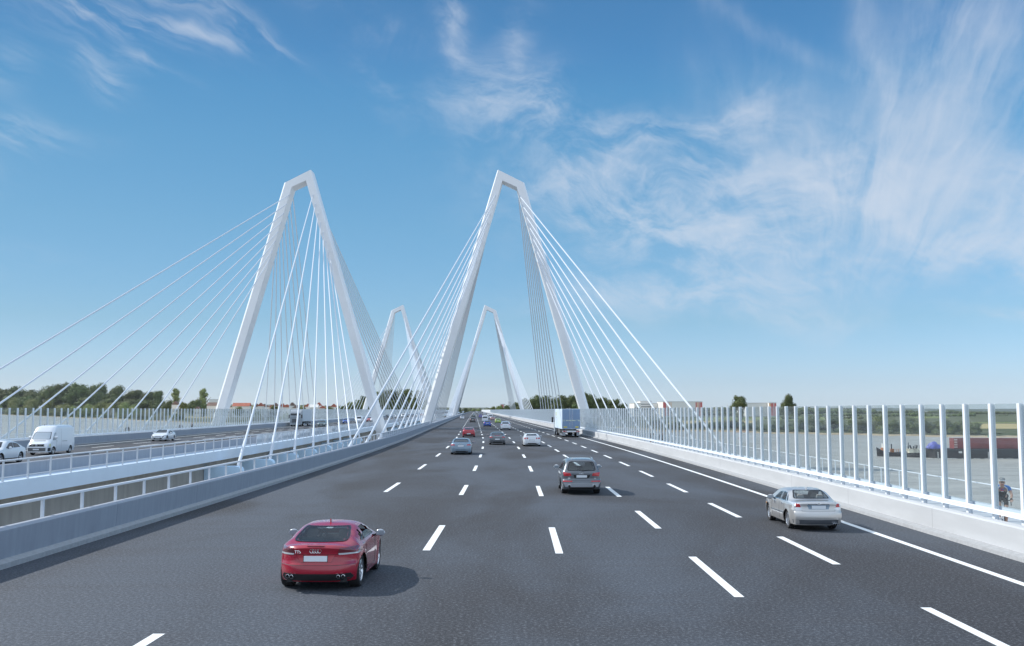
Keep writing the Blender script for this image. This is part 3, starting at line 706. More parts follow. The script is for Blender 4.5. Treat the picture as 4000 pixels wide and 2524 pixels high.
# ------------------------------------------------------------------ houses, halls, masts
M_WH = mat('white render', (0.80, 0.78, 0.74), 0.8); M_RED = mat('red roof tiles', (0.42, 0.13, 0.08), 0.8, var=.2, vscale=.4)
M_BRN = mat('brown roof tiles', (0.20, 0.13, 0.10), 0.8, var=.2, vscale=.4); M_WIN = mat('window glass', (0.05, 0.06, 0.07), 0.15)
M_HRED = mat('red cladding', (0.62, 0.16, 0.15), 0.6); M_HORG = mat('orange cladding', (0.80, 0.42, 0.18), 0.6)
def house(u, Y, wpx, vtop, roof, label, long=False, name='house'):
    x = (u - 2000) / F * Y; w = wpx * Y / F; zt = zat(vtop, Y); zb = LZ - .5; he = zb + (zt - zb) * .78; d = max(8, w * .6 if not long else 11)
    e = tag(empty(name, (x, Y, zb)), label, 'house', 'village houses on the left bank')
    H = he - zb; T = zt - zb
    MB().box(-w / 2, w / 2, 0, d, 0, H).build('wall', M_WH, e)
    if long or wpx > 34:
        MB().prism([(-.5, H - .1), (d + .5, H - .1), (d / 2, T)], -w / 2 - .4, w / 2 + .4, 'x').build('roof', roof, e)
    else:
        MB().prism([(-w / 2 - .5, H), (0, T), (w / 2 + .5, H)], -.4, d, 'y').build('roof', roof, e)
    mb = MB(); n = max(2, int(w / 3.2)); 
    for k in range(n):
        cxx = -w / 2 + w * (k + .5) / n
        MB().box(cxx - .6, cxx + .6, -.06, .02, H * .45, H * .45 + 1.6).build('window', M_WIN, e)
    return e
hs = [(688, 26, 1567, M_BRN, 'white gabled house half hidden behind the slim poplar'), (835, 46, 1572, M_BRN, 'wide house with brown roof just left of the pylon leg'),
      (944, 66, 1574, M_RED, 'long white row house with bright red roof right of the pylon leg'), (1003, 24, 1577, M_BRN, 'white gable-fronted house beside the long red-roofed row'),
      (1035, 34, 1578, M_BRN, 'brown-roofed house before the first steep cable'), (1062, 24, 1582, M_RED, 'small red-roofed house behind the first steep cable'),
      (1088, 26, 1580, M_BRN, 'small brown-roofed house between the steep cables'), (1122, 34, 1580, M_RED, 'white house with red roof and tall gable above the lorry'),
      (1160, 30, 1583, M_BRN, 'brown-roofed house right of the lorry cab'), (1190, 22, 1586, M_RED, 'little red-roofed house left of the chimney'),
      (1226, 36, 1580, M_WH, 'flat white apartment house at the chimney foot'), (1262, 26, 1585, M_RED, 'red-roofed house right of the chimney'),
      (1290, 22, 1586, M_BRN, 'last brown house before the dark wood'), (712, 30, 1578, M_RED, 'low red-roofed house between the two poplars'), (774, 18, 1588, M_BRN, 'little house below the right-hand poplar')]
hs += [(1020, 20, 1574, M_RED, 'red-roofed house rising behind the brown one'), (1143, 22, 1572, M_BRN, 'brown-roofed house higher up behind the lorry'), (1205, 26, 1577, M_RED, 'red-roofed house just left of the flat white block'),
       (1247, 18, 1572, M_RED, 'small red roof behind the chimney foot'), (1305, 24, 1578, M_RED, 'red-roofed house among the closely spaced cables'), (1330, 22, 1582, M_WH, 'flat white house right of the red roof among cables'),
       (1352, 20, 1580, M_BRN, 'brown-roofed house near the dark wood edge'), (1372, 20, 1584, M_RED, 'last red-roofed house touching the dark wood'), (893, 20, 1580, M_BRN, 'brown gable peeping out at the pylon leg'),
       (1078, 18, 1574, M_BRN, 'narrow brown gable above the small roofs'), (1105, 18, 1576, M_RED, 'narrow red gable left of the lorry')]
for u, w, v, m, l in hs: house(u, 1310 + (u * 7) % 60, w, v, m, l, long=w > 60)
def hall(u0, u1, v0, Y, label, stripes=(), rows=0):
    x0 = (u0 - 2000) / F * Y; x1 = (u1 - 2000) / F * Y; zt = zat(v0, Y); h = zt - LZ
    e = tag(empty('factory_hall', (x0, Y, LZ)), label, 'factory', 'industrial halls on the right bank'); L = x1 - x0
    MB().box(0, L, 0, 60, 0, h).build('wall', M_WH, e); MB().box(-.3, L + .3, -.3, 60.3, h, h + .5).build('roof', mat('grey roofing', (.5, .5, .5), .8), e)
    for a, b, m in stripes: MB().box(L * a, L * b, -.25, 0, h * .05, h * .97).build('cladding_stripe', m, e)
    for r_ in range(rows): MB().box(L * .05, L * .95, -.1, 0, h * (.45 + .17 * r_), h * (.45 + .17 * r_) + .9).build('window_band', M_WIN, e)
hall(2476, 2502, 1576, 1450, 'low white office block at the left end of the factory', rows=2)
hall(2500, 2545, 1568, 1480, 'tall white stepped factory block with dark window bands', rows=3)
hall(2545, 2590, 1577, 1470, 'low white link building of the factory', rows=2)
hall(2588, 2741, 1570, 1420, 'large white factory hall with red and orange stripes', [(.0, .08, M_HRED), (.12, .135, M_HRED), (.16, .175, M_HORG), (.20, .21, M_HORG), (.83, .86, M_HRED), (.875, .895, M_HORG), (.91, .93, M_HRED), (.945, 1.0, M_HRED)])
hall(2910, 3003, 1575, 1500, 'cream factory hall between the two single trees'); hall(3001, 3029, 1574, 1490, 'red striped end block touching the cream hall', [(0, .2, M_HORG), (.25, .6, M_HRED), (.7, 1, M_HRED)])
hall(1955, 1972, 1580, 1700, 'far white building with a red sign band', [(.1, .7, M_HRED)]); hall(1985, 1997, 1571, 1750, 'far pale tower block above the roadside trees')
hall(3700, 3728, 1611, 2900, 'small far white building on the horizon'); hall(3610, 3640, 1608, 3300, 'tiny white building on the far ridge')
hall(820, 862, 1561, 2300, 'white flat-roofed hall left of the pylon leg, beyond the houses'); hall(500, 512, 1540, 3000, 'pale block glimpsed through the left tree row')
e = tag(empty('chimney', ((1233 - 2000) / F * 2400, 2400, LZ)), 'thin reddish brick chimney rising above the village', 'chimney')
MB().tube([(0, 0, 0), (0, 0, zat(1506, 2400) - LZ)], [1.6, 1.0], 12).build('shaft', mat('chimney brick', (.36, .2, .17), .9), e)
MB().tube([(0, 0, zat(1509, 2400) - LZ), (0, 0, zat(1507.5, 2400) - LZ)], 1.35, 12).build('band', M_WH, e)
e = tag(empty('mast', ((2838 - 2000) / F * 1400, 1400, LZ)), 'thin white mast left of the single tall tree', 'mast')
MB().tube([(0, 0, 0), (0, 0, zat(1576, 1400) - LZ)], .35, 6).build('pole', M_WH, e); MB().box(-.5, .5, -.5, .5, 0, 1).build('base', M_CONC, e)
e = tag(empty('motorway_sign', (cx(2300) + 11.5, 2300, 0)), 'far blue motorway sign beside the road end', 'sign')
bx = (1897 - 2000) / F * 2300 - (cx(2300) + 11.5)
MB().box(bx - 3.2, bx + 3.2, -.1, .1, CAMH - 5.9, CAMH + .2).build('panel', mat('sign blue', (.12, .25, .42), .5), e)
MB().tube([(bx - 2, 0.2, -6), (bx - 2, .2, CAMH)], .15, 6).build('post', M_STEEL, e); MB().tube([(bx + 2, 0.2, -6), (bx + 2, .2, CAMH)], .15, 6).build('post', M_STEEL, e)

# ------------------------------------------------------------------ boats
M_HULL = mat('black hull', (0.030, 0.030, 0.035), 0.5, var=.3, vscale=.4); M_CONT = mat('container red', (0.26, 0.06, 0.055), 0.6, var=.15, vscale=.6)
M_CORG = mat('cabin orange', (0.5, 0.2, 0.08), 0.6); M_RUST = mat('rusty white paint', (0.68, 0.62, 0.50), 0.7, var=.55, vscale=.7); M_TARP = mat('blue tarpaulin', (0.16, 0.18, 0.55), 0.5, var=.3, vscale=.8)
M_FOAM = mat('foam', (0.75, 0.75, 0.72), 0.9, var=.2, vscale=2)
def U2(u, Y): return (u - 2000) / F * Y
def hull_mesh(x0, x1, z0, z1, w, bow_rise=0., bow=2.2, y=0.):
    """pointed hull from bow x0 to stern x1"""
    n = 14; vs = []; mb = MB()
    for i in range(n + 1):
        t = i / n; x = x0 + (x1 - x0) * t; hw = w / 2 * min(1, (t * (x1 - x0) / bow) ** .55 if t > 0 else .03) * (1 if t < .9 else 1 - (t - .9) * 2.5)
        top = z1 + bow_rise * max(0, 1 - t * 2.2) ** 2 + bow_rise * .15 * max(0, t - .8) * 5
        vs += [(x, y - hw, top), (x + .15, y - hw * .8, z0), (x + .15, y + hw * .8, z0), (x, y + hw, top)]
    fs = [(i * 4 + k, (i + 1) * 4 + k, (i + 1) * 4 + (k + 1) % 4, i * 4 + (k + 1) % 4) for i in range(n) for k in range(4)] + [(0, 1, 2, 3), (n * 4, n * 4 + 3, n * 4 + 2, n * 4 + 1)]
    return mb.add(vs, fs)
Yb = 238.0; X0 = U2(3413, Yb); X1 = U2(3516, Yb)
e = tag(empty('tugboat', (X0, Yb, WZ)), 'small black tug with orange and white wheelhouse leading the barges', 'boat')
Lt = X1 - X0; hull_mesh(0, Lt, -.4, .95, 2.6, 1.25, 2.4).build('hull', M_HULL, e)
mb = MB(); mb.box(1.25, 2.5, -.7, .7, .9, 2.05); o = mb.build('cabin', M_CORG, e); MB().box(1.45, 2.15, -.55, .55, 2.05, 2.95).build('wheelhouse', M_WH, e)
for a in (1.5, 1.85): MB().box(a, a + .27, -.58, -.54, 2.35, 2.8).build('window', M_WIN, e)
MB().box(1.35, 2.25, -.65, .65, 2.95, 3.03).build('roof', M_WH, e)
MB().box(3.4, 4.1, -.4, .4, .9, 1.8).build('engine_casing', M_CORG, e); MB().tube([(3.6, 0, 1.6), (3.6, 0, 2.9)], .14, 8).build('funnel', M_HULL, e)
MB().tube([(2.9, 0, .9), (2.9, 0, 2.2)], .05, 6).build('mast', M_HULL, e)
mb = MB()
for a in (4.4, 4.95, 5.5): mb.tube([(a, -.8, .95), (a, -.8, 1.75)], .03, 5); mb.tube([(a, .8, .95), (a, .8, 1.75)], .03, 5)
mb.tube([(4.4, -.8, 1.72), (5.5, -.8, 1.72)], .03, 5); mb.tube([(4.4, -.8, 1.35), (5.5, -.8, 1.35)], .03, 5); mb.build('handrail', M_CORG, e)
Yb = 234.0; X0 = U2(3528, Yb); X1 = U2(3605, Yb)
e = tag(empty('work_barge', (X0, Yb, WZ)), 'rust-streaked cream work barge with black machinery on deck', 'boat')
Lt = X1 - X0; hull_mesh(0, Lt, -.4, 1.05, 3.6, .3, 1.4).build('hull', M_HULL, e); MB().box(.1, Lt, -1.6, 1.6, 1.05, 1.95).build('deckhouse', M_RUST, e)
r = random.Random(3)
for k in range(7):
    a = .6 + k * .5; h = r.uniform(.4, 1.0); MB().tube([(a, r.uniform(-.5, .5), 1.9), (a + r.uniform(-.2, .2), 0, 1.95 + h)], r.uniform(.08, .2), 7).build('machine', M_HULL, e)
MB().tube([(.5, 0, 1.9), (.62, 0, 3.4)], .08, 6).build('mast', M_HULL, e)
Yb = 231.0; X0 = U2(3612, Yb); X1 = X0 + 46
e = tag(empty('cargo_barge', (X0, Yb, WZ)), 'long black cargo barge carrying red containers, right of the tug', 'barge')
MB().prism([(0, 2.15), (.35, -.4), (45, -.4), (46, 2.15)], -3.6, 3.6).build('hull', M_HULL, e)
MB().box(-.05, 46.1, -3.72, -3.6, 1.85, 2.2).build('rubbing_strake', mat('dark strake', (.06, .06, .065), .6), e)
for u in (3645, 3705): a = U2(u, Yb) - X0; MB().box(a, a + .75, -3.66, -3.6, 1.2, 1.65).build('name_plate', M_WH, e)
for u in (3624, 3816): a = U2(u, Yb) - X0; MB().box(a, a + .18, -3.67, -3.6, .1, 1.5).build('draught_mark', M_WH, e)
def container(x0, x1, label, ends=True):
    c = tag(empty('shipping_container', (x0, Yb - 1.2, WZ + 2.2)), label, 'container', 'containers on the cargo barge'); L = x1 - x0; H = 2.35
    MB().box(0, L, -1.2, 1.2, 0, H).build('body', M_CONT, c)
    MB().box(-.05, L + .05, -1.25, 1.25, H, H + .07).build('roof', mat('container top', (.45, .33, .3), .7), c)
    if ends:
        for k in range(4): MB().box(.05, .78, -1.24, -1.2, .12 + k * .56, .5 + k * .56).build('door_bar', mat('container door', (.62, .45, .40), .7), c)
container(U2(3697, Yb) - 0, U2(3943, Yb), 'red shipping container on the barge, left one with barred end'); container(U2(3945, Yb), U2(4160, Yb), 'darker red shipping container at the right picture edge', False)
mb = MB(); bm = bmesh.new(); bmesh.ops.create_icosphere(bm, subdivisions=4, radius=1); r = random.Random(8)
for v in bm.verts: v.co = Vector((v.co.x * 1.7, v.co.y * 1.3, max(0, v.co.z) * 1.35)) * (1 + .12 * math.sin(v.co.x * 9 + v.co.y * 7) + .06 * math.sin(v.co.x * 23 - v.co.z * 17) + r.uniform(-.015, .015)); v.co.z *= 1.1 - .35 * (v.co.x > .3)
me = bpy.data.meshes.new('tarpaulin'); bm.to_mesh(me); bm.free(); me.materials.append(M_TARP); me.polygons.foreach_set('use_smooth', [True] * len(me.polygons))
o = bpy.data.objects.new('tarpaulin', me); C.objects.link(o); o.location = (U2(3636, Yb) - .4, Yb - 1.5, WZ + 2.15); tag(o, 'crumpled blue tarpaulin heap on the barge deck', 'tarpaulin')
mb = MB(); r = random.Random(12)
for k in range(70):
    u = r.choice((r.uniform(3536, 3600), r.uniform(3605, 3680), r.uniform(3670, 3900))); yy = Yb - 4.2 - r.uniform(0, 1.8); x = U2(u, Yb); w = r.uniform(.2, .9)
    mb.add([(x - w, yy, WZ + .04), (x, yy - .14, WZ + .10), (x + w, yy, WZ + .04), (x, yy + .14, WZ + .12)], [(0, 1, 2, 3)])
tag(mb.build('foam', M_FOAM), kind='stuff')
x, Y = U2(3849, 330), 330
e = tag(empty('channel_marker', (x, Y, WZ)), 'green and white river channel marker post right of the barge', 'marker')
MB().tube([(0, 0, 0), (0, 0, 1.1)], .18, 8).build('base', mat('marker green', (.05, .3, .2), .6), e); MB().tube([(0, 0, 1.1), (0, 0, 2.1)], .16, 8).build('shaft', M_WH, e); MB().tube([(0, 0, 2.1), (0, 0, 2.7)], .16, 8).build('topmark', mat('marker green', (.05, .3, .2), .6), e)
x, Y = U2(159, 2000), 2000
e = tag(empty('channel_marker', (x, Y, WZ)), 'tiny white marker post standing in the river at left', 'marker')
MB().tube([(0, 0, 0), (0, 0, 5)], .7, 8).build('base', M_HULL, e); MB().tube([(0, 0, 5), (0, 0, 10)], .6, 8).build('shaft', M_WH, e)

# ------------------------------------------------------------------ the hazy air over the river plain
def haze():
    m = bpy.data.materials.new('haze'); m.use_nodes = True; t = m.node_tree; t.nodes.clear(); o = t.nodes.new('ShaderNodeOutputMaterial')
    v = t.nodes.new('ShaderNodeVolumePrincipled'); v.inputs['Color'].default_value = (0.86, 0.92, 1.0, 1); v.inputs['Density'].default_value = HAZE; v.inputs['Anisotropy'].default_value = 0.2
    t.links.new(v.outputs[0], o.inputs['Volume'])
    o_ = MB().box(-14500, 14500, -450, 15000, WZ - 1.2, 260).build('haze', m); o_['kind'] = 'stuff'
HAZE = 0.00002
haze()
# ------------------------------------------------------------------ vehicles
M_TYRE = mat('tyre rubber', (0.025, 0.025, 0.027), 0.85); M_ALLOY = mat('alloy wheel', (0.70, 0.72, 0.75), 0.22, metal=0.85)
M_DARK = mat('black plastic', (0.02, 0.021, 0.023), 0.6); M_TRIM = mat('black gloss trim', (0.012, 0.012, 0.014), 0.2)
M_CARG = glassmat('car glass', (0.62, 0.68, 0.70), 0.22, 0.03); M_CARD = mat('dark car glass', (0.025, 0.032, 0.04), 0.05, spec=0.9)
M_CARL = mat('pale reflecting glass', (0.28, 0.33, 0.38), 0.05, spec=0.9)
M_LRED = mat('red lamp', (0.50, 0.02, 0.03), 0.15, coat=1); M_LDRK = mat('smoked red lamp', (0.16, 0.02, 0.03), 0.12, coat=1); M_LCLR = mat('clear lamp', (0.72, 0.74, 0.77), 0.12, metal=.3, coat=1)
M_PLATE = mat('blank number plate', (0.74, 0.78, 0.82), 0.4); M_CHR = mat('chrome', (0.85, 0.86, 0.88), 0.1, metal=1.0)
M_INT = mat('dark interior', (0.035, 0.035, 0.037), 0.8); M_SEATD = mat('dark seat', (0.06, 0.058, 0.06), 0.7); M_SEATL = mat('light seat', (0.42, 0.40, 0.37), 0.7)
M_AMB = mat('amber lamp', (0.8, 0.35, 0.05), 0.2)
def paint(name, col, metal=0.0, rough=0.32):
    return mat('paint ' + name, col, rough, metal=metal, spec=0.5, coat=1.0)
def spline(pts, x):
    """smooth monotone-ish interpolation of control points"""
    if x <= pts[0][0]: return pts[0][1]
    if x >= pts[-1][0]: return pts[-1][1]
    for i in range(len(pts) - 1):
        if x <= pts[i + 1][0]:
            x0, y0 = pts[i]; x1, y1 = pts[i + 1]; h = x1 - x0; d = (y1 - y0) / h
            dm = (y0 - pts[i - 1][1]) / (x0 - pts[i - 1][0]) if i > 0 else d
            dp = (pts[i + 2][1] - y1) / (pts[i + 2][0] - x1) if i + 2 < len(pts) else d
            m0 = 0 if dm * d <= 0 else 2 * dm * d / (dm + d); m1 = 0 if dp * d <= 0 else 2 * dp * d / (dp + d)
            t = (x - x0) / h
            return (2*t**3 - 3*t*t + 1) * y0 + (t**3 - 2*t*t + t) * h * m0 + (-2*t**3 + 3*t*t) * y1 + (t**3 - t*t) * h * m1
def rpoly(pts, rad, n=4):
    """polygon with rounded corners"""
    out = []; m = len(pts)
    for i in range(m):
        p = Vector(pts[i]); a = Vector(pts[i - 1]); b = Vector(pts[(i + 1) % m]); r = rad[i] if isinstance(rad, (list, tuple)) else rad
        da = (a - p); db = (b - p); ra = min(r, da.length * .48); rb = min(r, db.length * .48); pa = p + da.normalized() * ra; pb = p + db.normalized() * rb
        for k in range(n + 1):
            t = k / n; out.append(tuple(pa * (1 - t) ** 2 + p * 2 * t * (1 - t) + pb * t * t))
    return out
def dens(poly, step):
    out = []
    for i in range(len(poly)):
        a = Vector(poly[i]); b = Vector(poly[(i + 1) % len(poly)]); n = max(1, int((b - a).length / step))
        out += [tuple(a.lerp(b, k / n)) for k in range(n)]
    return out
def inpoly(p, poly):
    c = False; x, y = p
    for i in range(len(poly)):
        x1, y1 = poly[i]; x2, y2 = poly[i - 1]
        if (y1 > y) != (y2 > y) and x < (x2 - x1) * (y - y1) / (y2 - y1) + x1: c = not c
    return c
class Body:
    def __init__(s, L, W, top, zb=.2, belt=.9, wb=2.6, ro=.95, wr=.33, rear=None, front=None, tumble=.38, taper_r=.08, taper_f=.10, round_r=.16, round_f=.22,
                 edge=.04, crown=.04, shoulder=.03, flare=.018, res=1.0, arch=1.13, tuck=.05, gstep=.035, rtop=None, box=False):
        s.__dict__.update(locals()); s.rear = rear or [(zb, .07), (.34, .02), (.5, 0), (.75, .015), (.95, .05), (1.3, .1)]
        s.front = front or [(zb, .08), (.4, .0), (.6, .03), (.8, .14), (1.0, .3)]
        s.top_ = sorted(top); s.H = max(p[1] for p in top)
    def T(s, y): return spline(s.top_, y + s.ro)
    def plan(s, y):
        t = (y + s.ro) / s.L; w = s.W / 2
        if t < .35: w -= s.taper_r * ((.35 - t) / .35) ** 2
        if t > .65: w -= s.taper_f * ((t - .65) / .35) ** 2
        return w
    def Wd(s, y, z):
        w = s.plan(y); zm = s.zb + (s.belt - s.zb) * .5
        if z < zm: w -= s.tuck * ((zm - z) / (zm - s.zb)) ** 2
        else:
            k = min(1, (z - zm) / (s.belt - zm)); w -= s.shoulder * k ** 2
        if z > s.belt:
            d = z - s.belt; w -= s.gstep * min(1, d / .06) + s.tumble * d * (1 if d < .35 or s.box else 1 + (d - .35) * .5)
        for wy in (0, s.wb):
            d = math.hypot(y - wy, z - s.wr); w += s.flare * math.exp(-((d - s.wr * s.arch) / .11) ** 2) if z < s.belt else 0
        return max(w, .2)
    def warp(s, x, y, z):
        e = .95; ry = y + s.ro; hw = max(.3, s.plan(y)); q = min(1.05, abs(x) / hw)
        if ry < e: y += (1 - ry / e) ** 2 * (spline(s.rear, z) + s.round_r * q ** 4 + .03 * q * q)
        fy = s.L - s.ro - y
        if fy < e: y -= (1 - max(0, fy) / e) ** 2 * (spline(s.front, z) + s.round_f * q ** 3)
        return (x, y, z)
    def topz(s, y, q):
        zt = s.T(y); g = min(1, max(0, (zt - s.belt) / .25))
        return zt - s.crown * q * q - s.edge * (1 + .6 * g) * abs(q) ** 7
    def mesh(s):
        ns, nt, nr = int(26 * s.res), int(104 * s.res), int(26 * s.res); mb = MB(); V = {}
        def key(x, y, z):
            k = (round(x, 4), round(y, 4), round(z, 4))
            if k not in V: V[k] = len(mb.v); mb.v.append((x, y, z))
            return V[k]
        yy = [-s.ro + s.L * i / nt for i in range(nt + 1)]; qs = [-1 + 2 * j / ns for j in range(ns + 1)]
        def tp(i, j):
            y = yy[i]; q = qs[j]; z = s.topz(y, q); return s.warp(q * s.Wd(y, s.topz(y, 1)), y, z)
        top = [[tp(i, j) for j in range(ns + 1)] for i in range(nt + 1)]
        def sp(i, k, sg):
            y = yy[i]; zt = s.topz(y, 1); z = s.zb + (zt - s.zb) * k / nr
            for wy in (0, s.wb):
                Ra = s.wr * s.arch; d = math.hypot(y - wy, z - s.wr); cell = max(s.L / nt, (zt - s.zb) / nr)
                if abs(d - Ra) < cell * .55 and z < s.belt - .02:
                    f = Ra / max(d, .01); y = wy + (y - wy) * f; z = s.wr + (z - s.wr) * f; z = max(z, s.zb)
            return s.warp(sg * s.Wd(y, z), y, z) if k < nr else top[i][ns if sg > 0 else 0]
        def sidegrid(sg): return [[sp(i, k, sg) for k in range(nr + 1)] for i in range(nt + 1)]
        faces = []
        def quad(a, b, c, d):
            ids = [key(*p) for p in (a, b, c, d)]
            u = []
            for q in ids:
                if q not in u: u.append(q)
            if len(u) >= 3: mb.f.append(tuple(u)); mb.mi.append(0)
        for i in range(nt):
            for j in range(ns): quad(top[i][j], top[i][j + 1], top[i + 1][j + 1], top[i + 1][j])
        for sg in (-1, 1):
            g = sidegrid(sg)
            for i in range(nt):
                for k in range(nr):
                    P = (g[i][k], g[i + 1][k], g[i + 1][k + 1], g[i][k + 1]); cy = sum(p[1] for p in P) / 4; cz = sum(p[2] for p in P) / 4
                    if any(math.hypot(cy - wy, cz - s.wr) < s.wr * s.arch * .985 for wy in (0, s.wb)): continue
                    quad(*P)
            for i, e in ((0, 1), (nt, -1)):
                pass
            if sg == -1: gl = g
            else: gr = g
        for i in (0, nt):
            for k in range(nr):
                for j in range(ns):
                    def pt(k_, j_):
                        if j_ == 0: return gl[i][k_]
                        if j_ == ns: return gr[i][k_]
                        if k_ == nr: return top[i][j_]
                        y = yy[i]; q = qs[j_]; zt = s.topz(y, q); z = s.zb + (zt - s.zb) * k_ / nr; return s.warp(q * s.Wd(y, s.zb + (s.topz(y, 1) - s.zb) * k_ / nr), y, z)
                    quad(pt(k, j), pt(k, j + 1), pt(k + 1, j + 1), pt(k + 1, j))
        s.mb = mb; s.bvh = BVHTree.FromPolygons([Vector(p) for p in mb.v], mb.f)
        return mb
    def cast(s, a, b, d):
        """point of the body hit along direction d at 2-d position (a, b)"""
        o, dr = {'rear': (Vector((a, -20, b)), Vector((0, 1, 0))), 'front': (Vector((a, 20, b)), Vector((0, -1, 0))), 'left': (Vector((-20, a, b)), Vector((1, 0, 0))),
                 'right': (Vector((20, a, b)), Vector((-1, 0, 0))), 'top': (Vector((a, b, 20)), Vector((0, 0, -1)))}[d]
        h = s.bvh.ray_cast(o, dr)
        return (h[0], h[1] if h[1].dot(dr) < 0 else -h[1]) if h[0] else (None, None)
    def patch(s, poly, d, off=.006, rings=5, step=.06, thick=.012, inner=0.0):
        """skin patch following the body; inner > 0 leaves a hole (a frame)"""
        P = dens(poly, step); n = len(P); c = Vector((sum(p[0] for p in P) / n, sum(p[1] for p in P) / n)); mb = MB(); R_ = []
        ks = [inner + (1 - inner) * i / rings for i in range(rings + 1)] if inner else [i / rings for i in range(1, rings + 1)]
        last = None
        def proj(p):
            if d in ('left', 'right'): p = Vector((p[0], min(p[1], s.topz(p[0], 1) - .025)))
            h, nn = s.cast(p[0], p[1], d)
            return (h + nn * off) if h else None
        if not inner:
            q = proj(c)
            if q is None: return None
            mb.v.append(tuple(q))
        for k in ks:
            ring = []
            for p in P:
                q = proj(c + (Vector(p) - c) * k)
                if q is None:
                    q = ring[-1] if ring else (R_[-1][len(ring)] if R_ else None)
                    if q is None: return None
                ring.append(q)
            R_.append(ring)
        edge = [q for q in R_[-1]]
        dv = {'rear': Vector((0, 1, 0)), 'front': Vector((0, -1, 0)), 'left': Vector((1, 0, 0)), 'right': Vector((-1, 0, 0)), 'top': Vector((0, 0, -1))}[d]
        R_.append([q + dv * (thick + off) for q in edge])
        if inner: R_.insert(0, [q + dv * (thick + off) for q in R_[0]])
        b0 = len(mb.v)
        for ring in R_: mb.v += [tuple(q) for q in ring]
        if not inner:
            for i in range(n): mb.f.append((0, b0 + i, b0 + (i + 1) % n)); mb.mi.append(0)
        for r_ in range(len(R_) - 1):
            for i in range(n): mb.f.append((b0 + r_ * n + i, b0 + r_ * n + (i + 1) % n, b0 + (r_ + 1) * n + (i + 1) % n, b0 + (r_ + 1) * n + i)); mb.mi.append(0)
        return mb
    def line(s, pts, d, rad=.004, off=.001):
        q = []
        for i in range(len(pts) - 1):
            a = Vector(pts[i]); b = Vector(pts[i + 1]); n = max(1, int((b - a).length / .05))
            for k in range(n): h, nn = s.cast(*a.lerp(b, k / n), d); q += [h + nn * off] if h else []
        h, nn = s.cast(*pts[-1], d); q += [h + nn * off] if h else []
        return MB().tube(q, rad, 4) if len(q) > 1 else None
    def pos(s, a, b, d, off=0.0):
        h, nn = s.cast(a, b, d); return h + nn * off if h else Vector((0, 0, 0))

def wheel(parent, x, y, r, w, side, rimm, spokes=10, simple=False, name='wheel'):
    m = Matrix.Translation((x, y, r)) @ Matrix.Rotation(0 if side > 0 else math.pi, 4, 'Z'); n = 28 if not simple else 14
    t = MB().lathe([(r * .66, w * .42), (r * .93, w * .5), (r, w * .38), (r, -w * .38), (r * .93, -w * .5), (r * .66, -w * .42)], n, m, cap=False).build(name, M_TYRE, parent, smooth=True)
    mb = MB().lathe([(r * .70, w * .44), (r * .66, w * .46), (r * .63, w * .36), (r * .62, -w * .3)], n, m, cap=False)
    mb.lathe([(0, w * .22), (r * .62, w * .02)], n, m) if simple else mb.lathe([(.0, w * .40), (r * .13, w * .38), (r * .15, w * .2)], 12, m)
    if not simple:
        for k in range(spokes):
            a = Matrix.Rotation(2 * math.pi * k / spokes, 4, 'X'); q = m @ a
            h = r * .035 if spokes > 6 else r * .075
            mb.add([q @ Vector(p) for p in ((w * .34, -h * 1.3, r * .1), (w * .34, h * 1.3, r * .1), (w * .42, h, r * .64), (w * .42, -h, r * .64), (w * .2, -h * 1.3, r * .1), (w * .2, h * 1.3, r * .1), (w * .26, h, r * .64), (w * .26, -h, r * .64))],
                   [(0, 1, 2, 3), (4, 5, 6, 7), (0, 4, 5, 1), (1, 5, 6, 2), (2, 6, 7, 3), (3, 7, 4, 0)])
    mb.build('rim', rimm, t, smooth=True)
    if not simple: MB().lathe([(0, -w * .25), (r * .6, -w * .25)], n, m).build('brake_disc', M_DARK, t)
    return t
def rings_emblem(B, x, z, d, sc, parent, m=None):
    mb = MB(); p = B.pos(x, z, d, .008)
    for k in range(4):
        c = p + Vector(((k - 1.5) * sc * .68 * (1 if d == 'rear' else -1), -.004 if d == 'rear' else .004, 0)); mb.tube([c + Vector((math.cos(a) * sc * .5, 0, math.sin(a) * sc * .5)) for a in [i * math.pi / 8 for i in range(17)]], sc * .075, 5, False)
    return mb.build('emblem', m or M_CHR, parent, smooth=True)
def text_mesh(txt, size, loc, rot, parent, m, name='lettering', ext=.003):
    cu = bpy.data.curves.new(name, 'FONT'); cu.body = txt; cu.size = size; cu.extrude = ext; cu.align_x = 'CENTER'; cu.align_y = 'CENTER'
    to = bpy.data.objects.new('tmp', cu); C.objects.link(to); dg = bpy.context.evaluated_depsgraph_get()
    me = bpy.data.meshes.new_from_object(to.evaluated_get(dg)); bpy.data.objects.remove(to); me.materials.clear(); me.materials.append(m)
    o = bpy.data.objects.new(name, me); C.objects.link(o); o.location = loc; o.rotation_euler = rot; o.parent = parent; return o

def finish_body(B, root, pm, holes=()):
    """body mesh, opened behind the glass"""
    mb = B.mb
    if holes:
        nf = []; 
        for f in mb.f:
            c = sum((Vector(mb.v[i]) for i in f), Vector()) / len(f); nrm = (Vector(mb.v[f[1]]) - Vector(mb.v[f[0]])).cross(Vector(mb.v[f[2]]) - Vector(mb.v[f[0]]))
            drop = False
            for d, poly in holes:
                if d == 'rear' and c.y < .5 * (B.L) - B.ro and inpoly((c.x, c.z), poly) and B.pos(c.x, c.z, 'rear').y > c.y - .05: drop = True
                if d == 'front' and c.y > .5 * B.L - B.ro and inpoly((c.x, c.z), poly) and B.pos(c.x, c.z, 'front').y < c.y + .05: drop = True
                if d == 'side' and abs(c.x) > .3 and inpoly((c.y, c.z), poly) and abs(nrm.x) > .45 * nrm.length: drop = True
            if not drop: nf.append(f)
        mb.f = nf; mb.mi = [0] * len(nf)
    return mb.build('body', pm, root, smooth=True, angle=50)

